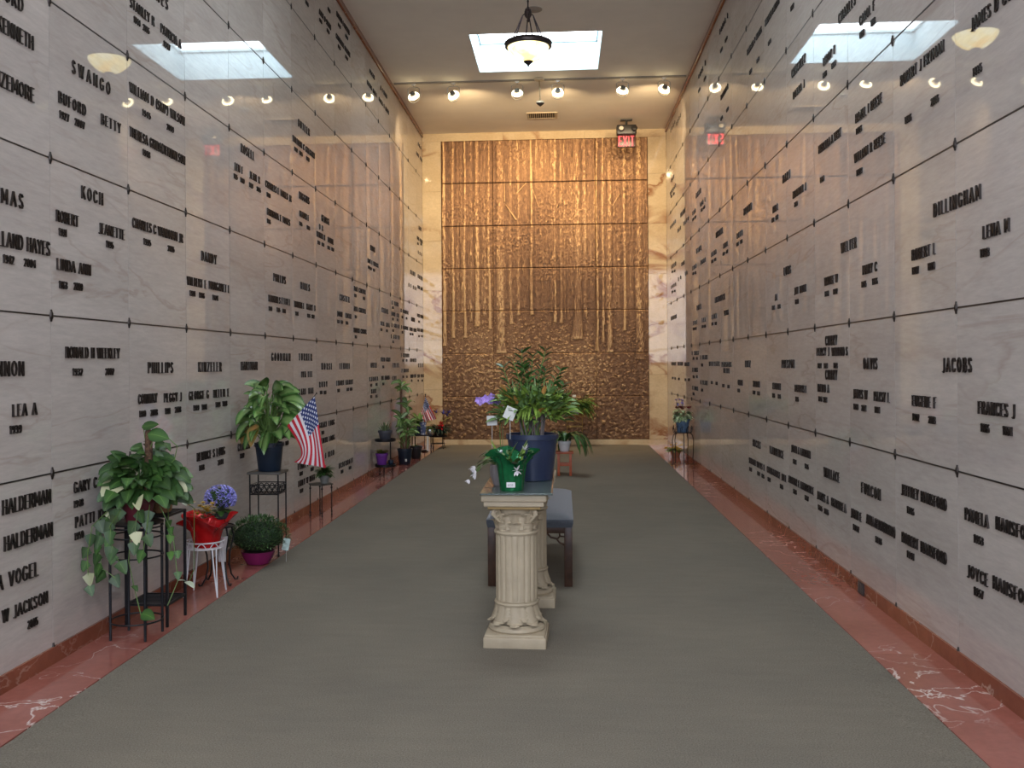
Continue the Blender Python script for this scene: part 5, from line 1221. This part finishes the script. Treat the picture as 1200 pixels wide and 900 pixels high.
base = Vector((0, 0, .21))
specs = []
for i in range(74):
    a = 2*PI*(i*.382) + rp.uniform(-.3, .3); lvl = i / 73
    specs.append((a, lvl))
for a, lvl in specs:
    h_ = .06 + .36*lvl + rp.uniform(-.03, .03)
    out = .06 + .10*(1 - lvl)
    p0 = Vector((rp.uniform(-.04, .04), rp.uniform(-.04, .04), .19)); p1 = Vector((out*math.cos(a), out*math.sin(a)*.9, .21 + h_))
    wallx = XL + .03 - (DX + .012)
    vn.tube([p0, (p0 + p1)/2 + Vector((0, 0, .03)), p1], [.006, .005, .0035], 6)
    L_ = rp.uniform(.17, .25)
    d = Vector((math.cos(a), math.sin(a), .5 + .7*lvl))
    if math.cos(a) < -.3: L_ *= .62; d = Vector((math.cos(a)*.6, math.sin(a) - .5, .9))
    lv.leaf(p1, d, L_, L_*.44, rp.uniform(1.3, 2.6), .20, 'ovate', 9, rp.uniform(.12, 1), up=(rp.uniform(-.7, .7), -.8, 1.2), twist=rp.uniform(-.4, .4))
# low hanging leaves incl. a yellowing one
lv.leaf((-.05, -.10, .32), (-.55, -.8, .1), .21, .09, 2.3, .2, 'ovate', 9, .3); lv.leaf((.02, -.11, .30), (.1, -1, .0), .22, .075, 2.2, .2, 'ovate', 9, .6)
lv.leaf((.16, -.02, .45), (1, -.2, .5), .25, .09, 2.0, .2, 'ovate', 9, .5); lv.leaf((.12, -.05, .52), (1, -.3, .35), .24, .09, 1.6, .2, 'ovate', 9, .8)
lv.leaf((-.08, -.06, .46), (-.45, -1, .5), .26, .10, 1.7, .2, 'ovate', 9, .7); lv.leaf((-.10, -.08, .38), (-.5, -1, .2), .24, .085, 2.0, .2, 'ovate', 9, .35)
lv.build('leaves', M_dief, t); vn.build('leaf_stalks', M_stem, t)
mb = MB(); mb.leaf((-.055, -.13, .36), (-.1, -.5, -.3), .19, .095, 1.8, .22, 'ovate', 9, .5); mb.leaf((-.15, -.02, .38), (-.2, -.6, -.4), .20, .08, 1.8, .2, 'ovate', 9, .4)
tag(mb.build('yellowing_leaves', leafmat('yellowing_leaf', (.20, .19, .04), (.42, .22, .07), rough=.5), t), 'two yellowed drooping leaves')

# --- american flag on a stick, leaning out of that pot
def P3(px, py, Y):        # keep the flag in one leaning plane next to the plant
    return Vector(((px - 659) * Y / 1120 + (0), Y, EYE - (py - 426.2) * Y / 1120))
FO = Vector((-2.10, 6.98, .84))
t = thing('small_flag', tuple(FO), 'small American flag on a stick leaning out of the navy pot of the broad-leaved plant', 'flag')
FH, FHt = Vector((-2.035, 6.95, .985)) - FO, Vector((-1.822, 6.93, 1.208)) - FO     # bottom and top of the hoist
mb = MB(); mb.tube([Vector((-.06, .04, -.02)), FH*.5, FHt + (FHt - FH).normalized()*.02], .0032, 8); mb.ell(FHt + (FHt - FH).normalized()*.022, .006, .006, .008, 8, 6); mb.build('stick', mat('dark_flag_stick', (.05, .035, .03), .4), t)
def flagmat():
    m, nt, N, Lk, P = newmat('flag_cloth')
    at = N.new('ShaderNodeAttribute'); at.attribute_name = 'lc'; sp = N.new('ShaderNodeSeparateColor'); Lk.new(at.outputs['Color'], sp.inputs[0])
    def mth(op, a, b=None, c=None):
        x = N.new('ShaderNodeMath'); x.operation = op
        for i, v in enumerate((a, b, c)):
            if v is None: continue
            if isinstance(v, (int, float)): x.inputs[i].default_value = v
            else: Lk.new(v, x.inputs[i])
        return x.outputs[0]
    u, v = sp.outputs[0], sp.outputs[1]      # u down the hoist, v along the fly
    st = mth('MODULO', mth('FLOOR', mth('MULTIPLY', u, 13)), 2)
    base = mix(N, Lk, (.50, .010, .028), (.66, .64, .66), mth('GREATER_THAN', st, .5))
    can = mth('MULTIPLY', mth('LESS_THAN', u, 7/13), mth('LESS_THAN', v, .4))
    # stars: staggered grid of dots
    gy = mth('MULTIPLY', u, 9 / (7/13)); gx = mth('MULTIPLY', v, 11 / .4)
    par = mth('MODULO', mth('ADD', mth('FLOOR', gx), mth('FLOOR', gy)), 2)
    fx = mth('SUBTRACT', mth('FRACT', gx), .5); fy = mth('SUBTRACT', mth('FRACT', gy), .5)
    rr = mth('ADD', mth('MULTIPLY', fx, fx), mth('MULTIPLY', fy, fy))
    star = mth('MULTIPLY', mth('LESS_THAN', rr, .16), mth('LESS_THAN', par, .5))
    cc = mix(N, Lk, (.018, .035, .15), (.62, .64, .72), star)
    out = mix(N, Lk, base, cc, can); Lk.new(out, P.inputs['Base Color']); P.inputs['Roughness'].default_value = .75
    return m
M_flag = flagmat()
def flag(t, A, B, C_, D, folds, name='cloth', amp=.012, curve=None):
    """A hoist top, B hoist bottom, C_ fly end of the top edge, D fly end of the bottom edge"""
    mb = MB(); nu, nv = 30, 44; vs = []; cs = []; fs = []
    nrm = (B - A).cross(C_ - A).normalized()
    for j in range(nv + 1):
        v = j / nv
        for i in range(nu + 1):
            u = i / nu
            p = A.lerp(B, u).lerp(C_.lerp(D, u), v)
            p = p + nrm * amp * math.sin(u * folds * 2 * PI + v * 1.5) * min(1, v * 2.5)
            if curve: p = p + curve(u, v)
            vs.append(p); cs.append((u, v, 0))
    for j in range(nv):
        for i in range(nu):
            a = j*(nu+1)+i; fs.append((a, a+1, a+nu+2, a+nu+1))
    mb.add(vs, fs, cs); return mb.build(name, M_flag, t)
fl = flag(t, FHt, FH, FHt + Vector((.09, -.03, -.53)), FH + Vector((.06, -.05, -.265)), 1.6,
     curve=lambda u, v: Vector((.085 * u * math.sin(PI * v), -.03 * math.sin(PI*v)*u, -.05 * u * math.sin(PI * v))))

# --- little stand with small green plant
LX, LY = -2.29, 8.92
t = thing('small_round_stand', (LX, LY, 0), 'low black metal stand with a thin top, beside the tall filigree stand', 'plant stand')
mb = MB(); mb.lathe([(.108, .300), (.118, .302), (.120, .310), (.110, .312)], n=6); mb.build('top', mat('dark_grey_top', (.05, .05, .045), .5), t, smooth=False)
for k in range(4):
    a = R(20 + 90*k); c_, s_ = math.cos(a), math.sin(a); mb = MB(); mb.tube([(.10*c_, .10*s_, .0), (.10*c_, .10*s_, .30)], .0055, 8)
    for z in (.012, .045, .27): mb.ell((.10*c_, .10*s_, z), .011, .011, .010, 8, 6)
    mb.build('leg', M_dark, t)
t = thing('small_potted_plant', (LX + .035, LY, .313), 'small leafy green plant with a red bloom in a clear grey pot under the flag', 'plant')
pot(t, .035, .045, .075, mat('grey_plastic_pot', (.22, .23, .22), .3))
mb = MB()
for i in range(80):
    a = rp.uniform(0, 2*PI); mb.leaf((.01*math.cos(a), .01*math.sin(a), rp.uniform(.07, .12)), (math.cos(a), math.sin(a), rp.uniform(.1, 1.6)), rp.uniform(.07, .115), .040, 1.0, .2, 'ovate', 5, rp.random())
mb.build('leaves', M_zz, t)
M_redp = leafmat('crimson_petal', (.42, .006, .012), (.50, .012, .02), rough=.5)
mb = MB()
for i in range(8): bloom(mb, Vector((rp.uniform(-.02, .02), rp.uniform(-.03, .0), rp.uniform(.13, .16))), (0, -.4, 1), .022, 6)
mb.build('red_bloom', M_redp, t)

# --- two tier black stand with two pots
TX, TY2 = -2.285, 12.2
t = thing('two_tier_stand', (TX, TY2, 0), 'two-tier black metal plant stand near the far left corner', 'plant stand')
for z, nm in ((.135, 'lower_tier'), (.46, 'upper_tier')):
    mb = MB(); mb.lathe([(.12, z - .018), (.135, z - .014), (.137, z + .018), (.130, z + .018), (.126, z)], n=32); mb.build(nm, M_dark, t)
for k in range(3):
    a = R(-90 + 120*k); mb = MB(); mb.tube([(.10*math.cos(a), .10*math.sin(a), 0), (.085*math.cos(a), .085*math.sin(a), .13)], .007, 6); mb.build('leg', M_dark, t)
mb = MB(); mb.tube([(.055, .06, .13), (.055, .06, .46)], .008, 8); mb.build('post', M_dark, t)
mb = MB()
for k in range(8):
    a = 2*PI*k/8; mb.tube([(.10*math.cos(a) + .014*math.cos(b), .10*math.sin(a), .065 + .025*math.sin(b)) for b in [2*PI*i/10 for i in range(10)]], .003, 5, closed=True)
mb.build('scrollwork', M_dark, t)
t = thing('succulent_pot', (TX, TY2, .466), 'tapered grey pot of spiky plants on the upper tier of the two-tier stand', 'plant')
pot(t, .065, .088, .12, mat('slate_grey_pot', (.075, .08, .10), .5))
mb = MB()
for i in range(26):
    a = rp.uniform(0, 2*PI); r_ = rp.uniform(0, .06); mb.leaf((r_*math.cos(a), r_*math.sin(a), .10), (math.cos(a)*.4, math.sin(a)*.4, 1), rp.uniform(.06, .16), .018, .5, .3, 'lance', 5, rp.random())
mb.build('leaves', leafmat('dusty_green_leaf', (.09, .15, .06), (.14, .19, .09), rough=.6), t)
t = thing('purple_pot_plant', (TX - .045, TY2 - .01, .141), 'purple pot with a low yellow-green plant on the lower tier of the two-tier stand', 'plant')
pot(t, .058, .078, .15, mat('bright_purple_pot', (.17, .035, .30), .4))
mb = MB()
for i in range(60):
    a = rp.uniform(0, 2*PI); r_ = rp.uniform(0, .06); mb.leaf((r_*math.cos(a), r_*math.sin(a), .15), (math.cos(a), math.sin(a), rp.uniform(.4, 1.6)), rp.uniform(.05, .09), .032, .6, .2, 'ovate', 4, rp.random())
mb.build('leaves', leafmat('olive_leaf', (.12, .15, .03), (.22, .22, .05), rough=.5), t)
t = thing('little_black_pot', (TX + .075, TY2 - .02, .141), 'tiny black pot squeezed beside the purple pot on the lower tier', 'pot')
mb = MB(); mb.lathe(potprof(.026, .034, .065, lip=.003), n=20); mb.build('pot', M_blackpot, t)
mb = MB(); mb.lathe([(.02, .04), (.028, .045), (.001, .05)], n=10); mb.build('soil', M_soil, t)

# --- corn plant with thick canes
KX, KY = -2.265, 13.6
t = thing('corn_plant', (KX, KY, 0), 'tall cane plant with tufts of striped leaves in a dark navy pot on the floor', 'plant')
pot(t, .085, .105, .23, M_blackpot)
mb = MB(); mb.bbox((.02, -.105, .05), (.045, -.094, .085), .003); mb.build('pot_label', M_card, t)
canes = [((-.045, -.02), 1.08, .016, (.00, .0)), ((.012, .02), .80, .017, (.02, .0)), ((.05, -.01), .52, .015, (.03, -.01)), ((-.01, -.04), .62, .012, (-.03, -.02)), ((.02, -.05), .45, .011, (.02, -.03))]
cb = MB(); lv = MB()
for (cx0, cy0), h_, r_, (lx_, ly_) in canes:
    n_ = 14; cb.tube([(cx0 + lx_*i/n_, cy0 + ly_*i/n_, .20 + (h_ - .20)*i/n_) for i in range(n_ + 1)], [r_*(1 + .10*(i % 2)) for i in range(n_ + 1)], 8)
    top = Vector((cx0 + lx_, cy0 + ly_, h_))
    for i in range(11):
        a = rp.uniform(0, 2*PI); c_ = math.cos(a)
        if c_ < -.2: c_ *= .5
        lv.leaf(top + Vector((0, 0, -.04 + .012*i)), (c_, math.sin(a), rp.uniform(.4, 2.2)), rp.uniform(.14, .21), .052, rp.uniform(1.2, 2.4), .22, 'lance', 8, rp.random(), up=(rp.uniform(-.6, .6), -1, .9))
for i in range(40):
    a = rp.uniform(0, 2*PI); lv.leaf((.04*math.cos(a), .04*math.sin(a), .21 + rp.uniform(0, .2)), (math.cos(a)*.4, math.sin(a)*.4, 1), rp.uniform(.10, .2), .022, .9, .2, 'lance', 6, rp.random())
cb.build('canes', mat('brown_cane', (.16, .085, .05), .7, var=.3, scale=40, bump=.5, bscale=60), t)
lv.build('leaves', leafmat('corn_plant_leaf', (.05, .13, .03), (.22, .32, .10), rough=.35, var=.4), t)
t = thing('black_floor_pot', (-2.235, 14.45, 0), 'small black pot with a white marker on the floor behind the cane plant', 'pot')
mb = MB(); mb.lathe(potprof(.07, .09, .19), n=24); mb.build('pot', mat('plain_black_pot', (.012, .013, .016), .5), t)
mb = MB(); mb.lathe([(.06, .14), (.078, .15), (.001, .16)], n=12); mb.build('soil', M_soil, t)
mb = MB(); mb.bbox((-.055, -.01, .14), (-.035, -.006, .27), .001, Matrix.Rotation(R(-14), 4, 'Y')); mb.build('marker', M_card, t, smooth=False)
mb = MB()
for i in range(20):
    a = rp.uniform(0, 2*PI); mb.leaf((.02*math.cos(a), .02*math.sin(a), .155), (math.cos(a), math.sin(a), 1.4), rp.uniform(.07, .12), .02, .8, .2, 'lance', 5, rp.random())
mb.build('leaves', M_zz, t)

# --- black table stand in the far corner
t = thing('black_table_stand', (-2.26, 15.35, 0), 'low black metal stand holding pots just before the far left corner', 'plant stand')
mb = MB(); mb.bbox((-.17, -.17, .285), (.17, .17, .305), .003); mb.build('top', M_dark, t)
for x in (-.15, .15):
    for y in (-.15, .15):
        mb = MB(); mb.tube([(x, y, 0), (x, y, .29)], .008, 6); mb.build('leg', M_dark, t)
mb = MB(); mb.bbox((.085, -.165, .05), (.115, -.155, .285), .001); mb.build('hanging_ribbon', M_card, t, smooth=False)
t = thing('leafy_pot', (-2.33, 15.3, .306), 'broad-leaved plant in a blue and white patterned pot on the corner stand', 'plant')
def patterned():
    m, nt, N, Lk, P = newmat('blue_white_pattern'); tc = N.new('ShaderNodeTexCoord'); vz = N.new('ShaderNodeTexVoronoi'); vz.inputs['Scale'].default_value = 22; Lk.new(tc.outputs['Object'], vz.inputs['Vector'])
    cr = ramp(N, [(.3, (.60, .62, .68)), (.5, (.10, .14, .28))]); Lk.new(vz.outputs['Distance'], cr.inputs['Fac']); Lk.new(cr.outputs['Color'], P.inputs['Base Color']); P.inputs['Roughness'].default_value = .3; return m
M_bw = patterned()
pot(t, .06, .08, .13, mat('cobalt_pot', (.02, .03, .07), .3))
lv = MB()
for i in range(26):
    a = rp.uniform(0, 2*PI); c_ = math.cos(a); c_ = c_*.4 if c_ < 0 else c_
    lv.leaf((.01, 0, .12), (c_, math.sin(a) - .2, rp.uniform(.5, 3)), rp.uniform(.20, .38), .06, 1.6, .2, 'ovate', 7, rp.random())
lv.build('leaves', leafmat('mid_green_leaf', (.06, .14, .03), (.11, .21, .05), rough=.4), t)
t = thing('patterned_mug', (-2.235, 15.20, .306), 'blue and white patterned cachepot standing on the corner stand', 'pot')
mb = MB(); mb.lathe(potprof(.040, .052, .20, lip=.003), n=28); mb.build('pot', M_bw, t)
mb = MB(); mb.lathe([(.03, .17), (.04, .18), (.001, .185)], n=10); mb.build('soil', M_soil, t)
t = thing('silver_pot', (-2.13, 15.26, .306), 'small silver bowl with dark leaves on the corner stand', 'pot')
mb = MB(); mb.lathe([(.03, 0), (.045, .01), (.052, .05), (.048, .08), (.042, .08), (.04, .06)], n=28); mb.build('bowl', mat('polished_silver', (.62, .63, .66), .2, .9), t)
mb = MB()
for i in range(30):
    a = rp.uniform(0, 2*PI); mb.leaf((0, 0, .06), (math.cos(a), math.sin(a), rp.uniform(.3, 2)), rp.uniform(.07, .13), .03, 1.0, .2, 'ovate', 5, rp.random())
mb.build('leaves', M_zz, t)
# dark stand with poinsettia basket, irises, flag
t = thing('corner_plant_stand', (-2.12, 16.15, 0), 'black wire stand closest to the left end of the bronze relief', 'plant stand')
for k in range(4):
    a = R(45 + 90*k); mb = MB(); mb.tube([(.15*math.cos(a), .15*math.sin(a), 0), (.12*math.cos(a), .12*math.sin(a), .12), (.13*math.cos(a), .13*math.sin(a), .22)], .007, 6); mb.build('leg', M_dark, t)
mb = MB(); mb.lathe([(.14, .20), (.155, .205), (.16, .225), (.15, .225)], n=28); mb.build('top_tray', M_dark, t)
mb = MB(); mb.lathe([(.10, .08), (.12, .085), (.11, .095)], n=24); mb.build('lower_tray', M_dark, t)
t = thing('flower_basket', (-2.12, 16.15, .226), 'dark basket of deep green foliage, red poinsettia and blue irises in the far left corner', 'flowers')
mb = MB(); mb.lathe([(.09, 0), (.10, .01), (.13, .10), (.135, .12), (.125, .12), (.11, .10)], n=48, fn=lambda a, r, z: r*(1 + .02*math.cos(a*12))); mb.build('basket', mat('dark_wicker', (.03, .02, .018), .7, bump=.8), t)
lv = MB(); rd = MB(); bl = MB(); ys_ = MB()
for i in range(120):
    a = rp.uniform(0, 2*PI); c_ = math.cos(a); lv.leaf((.05*c_, .05*math.sin(a), .11), (c_*1.2, math.sin(a)*1.2, rp.uniform(.1, 1.6)), rp.uniform(.14, .26), .05, 1.4, .2, 'ovate', 5, rp.random())
for i in range(4): bloom(rd, Vector((rp.uniform(-.05, .16), rp.uniform(-.16, -.1), rp.uniform(.13, .2))), (.3, -1, .4), .07, 8, 1.4)
for i, (x, z) in enumerate(((.10, .36), (.17, .33), (-.02, .38), (.20, .38))):
    bloom(bl, Vector((x, -.06, z)), (.3, -.5, .8), .085, 7, 1.0); ys_.tube([(x*.4, -.03, .11), (x*.8, -.05, z - .08), (x, -.06, z)], .004, 5)
ys_.tube([(.02, -.06, .20), (.12, -.10, .26), (.26, -.12, .33)], .005, 5)
lv.build('foliage', leafmat('deep_blue_green_leaf', (.010, .030, .022), (.02, .05, .035), rough=.4), t); rd.build('red_flowers', M_redp, t); bl.build('blue_irises', leafmat('iris_blue', (.05, .05, .26), (.08, .08, .34), rough=.5), t); ys_.build('yellow_stems', mat('yellow_stem', (.45, .38, .10), .6), t)
FO = Vector((-2.27, 15.62, .306))
t = thing('corner_flag', (-2.27, 15.62, .0), 'small American flag hanging from a dark stick in the far left corner', 'flag')
mb = MB(); mb.tube([(0, 0, 0), (.0, 0, .5), (.02, -.02, .93)], .006, 8); mb.ell((.02, -.02, .935), .012, .012, .014, 8, 6); mb.build('stick', mat('black_flag_stick', (.02, .018, .02), .4), t)
mb = MB(); mb.lathe([(.05, 0), (.06, .004), (.05, .02), (.012, .03)], n=20); mb.build('foot', M_dark, t)
A_ = Vector((.02, -.03, .90)); B_ = Vector((-.05, -.05, .62))
flag(t, A_, B_, A_ + Vector((.19, -.05, -.36)), A_ + Vector((-.05, -.06, -.42)), 2.2, amp=.015)

# ================================================================ right side, far
RX, RY = 1.675, 13.55
t = thing('iron_plant_stand', (RX, RY, 0), 'black wrought-iron stand with bowed legs by the right wall, holding the red flowers', 'plant stand')
mb = MB()
for z, r_ in ((.455, .125), (.30, .0)):
    if r_: mb.tube([(r_*math.cos(a), r_*math.sin(a), z) for a in [2*PI*k/32 for k in range(32)]], .006, 6, closed=True)
mb.lathe([(.11, .448), (.122, .452), (.11, .457)], n=28); mb.build('top_plate', M_dark, t)
for k in range(5):
    a = R(-90 + 72*k); c_, s_ = math.cos(a), math.sin(a)
    mb = MB(); mb.tube([(.10*c_, .10*s_, .455), (.14*c_, .14*s_, .42), (.155*c_, .155*s_, .34), (.145*c_, .145*s_, .12), (.145*c_, .145*s_, .02), (.165*c_, .165*s_, .006)], .0062, 6); mb.build('leg', M_dark, t)
mb = MB()
for k in range(10):
    a = 2*PI*k/10; c_, s_ = math.cos(a), math.sin(a)
    mb.tube([(.125*c_, .125*s_, .457), (.14*c_, .14*s_, .52), (.125*c_ - .03*s_, .125*s_ + .03*c_, .55), (.13*c_ - .02*s_, .13*s_ + .02*c_, .50)], .005, 5)
mb.build('scroll_gallery', M_dark, t)
t = thing('red_flower_pot', (RX, RY, .458), 'red and lavender flowers in a blue pot on the iron stand', 'flowers')
pot(t, .078, .098, .185, mat('denim_blue_pot', (.09, .16, .26), .4, var=.3, scale=30))
lv = MB(); rd = MB(); pu = MB(); sm_ = MB()
for i in range(90):
    a = rp.uniform(0, 2*PI); lv.leaf((.06*math.cos(a), .06*math.sin(a), rp.uniform(.18, .32)), (math.cos(a), math.sin(a), rp.uniform(-.3, .6)), rp.uniform(.07, .12), .065, 1.0, .2, 'ovate', 5, rp.random())
for i in range(26):
    a = rp.uniform(0, 2*PI); r_ = rp.uniform(0, .13); bloom(rd, Vector((r_*math.cos(a), r_*math.sin(a), .315 + rp.uniform(0, .035))), (0, 0, 1), .036, 7, 1.2)
for x, y, s_ in ((-.07, -.03, 1), (.0, .0, .9), (-.045, .02, 1)):
    sm_.tube([(0, 0, .2), (x, y, .33), (x*1.2, y, .42)], .0035, 5)
    for j in range(16): pu.leaf((x*1.2 + rp.uniform(-.025, .025), y + rp.uniform(-.02, .02), rp.uniform(.36, .46)), (rp.uniform(-1, 1), rp.uniform(-1, 1), rp.uniform(0, 1)), .035, .022, .3, .2, 'ovate', 3, rp.random())
lv.build('variegated_leaves', leafmat('green_white_leaf', (.12, .24, .06), (.55, .60, .40), rough=.4), t); rd.build('red_flowers', leafmat('deep_red_petal', (.16, .008, .016), (.22, .012, .02), rough=.6), t); pu.build('lavender_flowers', leafmat('lavender_petal', (.30, .22, .60), (.36, .28, .66), rough=.6), t); sm_.build('stems', M_stem, t)
t = thing('yellow_flower_pot', (1.715, 14.75, 0), 'terracotta pot of small yellow flowers on the floor behind the iron stand', 'flowers')
pot(t, .06, .08, .10, mat('terracotta', (.42, .17, .08), .7))
lv = MB(); ye = MB()
for i in range(60):
    a = rp.uniform(0, 2*PI); r_ = rp.uniform(0, .09); lv.leaf((r_*math.cos(a), r_*math.sin(a), .09), (math.cos(a), math.sin(a), rp.uniform(.2, 1.2)), rp.uniform(.08, .14), .045, .9, .2, 'ovate', 4, rp.random())
for i in range(22):
    a = rp.uniform(0, 2*PI); r_ = rp.uniform(.02, .13); ye = MB(); flowerhead(ye, Vector((r_*math.cos(a) - .02, r_*math.sin(a), rp.uniform(.11, .19))), .036, 8); ye.build('yellow_flower', M_yel, t)
lv.build('leaves', M_fresh, t)

# keep foliage clear of the marble faces
for o in list(COL.objects):
    if o.type != 'MESH' or not o.parent or o.parent.get('kind') == 'structure' or not o.parent.get('label'): continue
    px = o.parent.location.x; me = o.data
    if o.parent.name.startswith('bronze') or abs(o.parent.rotation_euler.z) > 0: continue
    co = np.empty(len(me.vertices) * 3, dtype=np.float32); me.vertices.foreach_get('co', co); co = co.reshape(-1, 3)
    lo, hi = XL + .008 - px, XR - .008 - px
    if len(co) and (co[:, 0].min() < lo or co[:, 0].max() > hi) and ('track' not in o.parent.name):
        d = lo - co[:, 0]; co[:, 0] = np.where(d > 0, lo + .02 * np.clip(d, 0, .3), np.minimum(co[:, 0], hi)); me.vertices.foreach_set('co', co.ravel()); me.update()
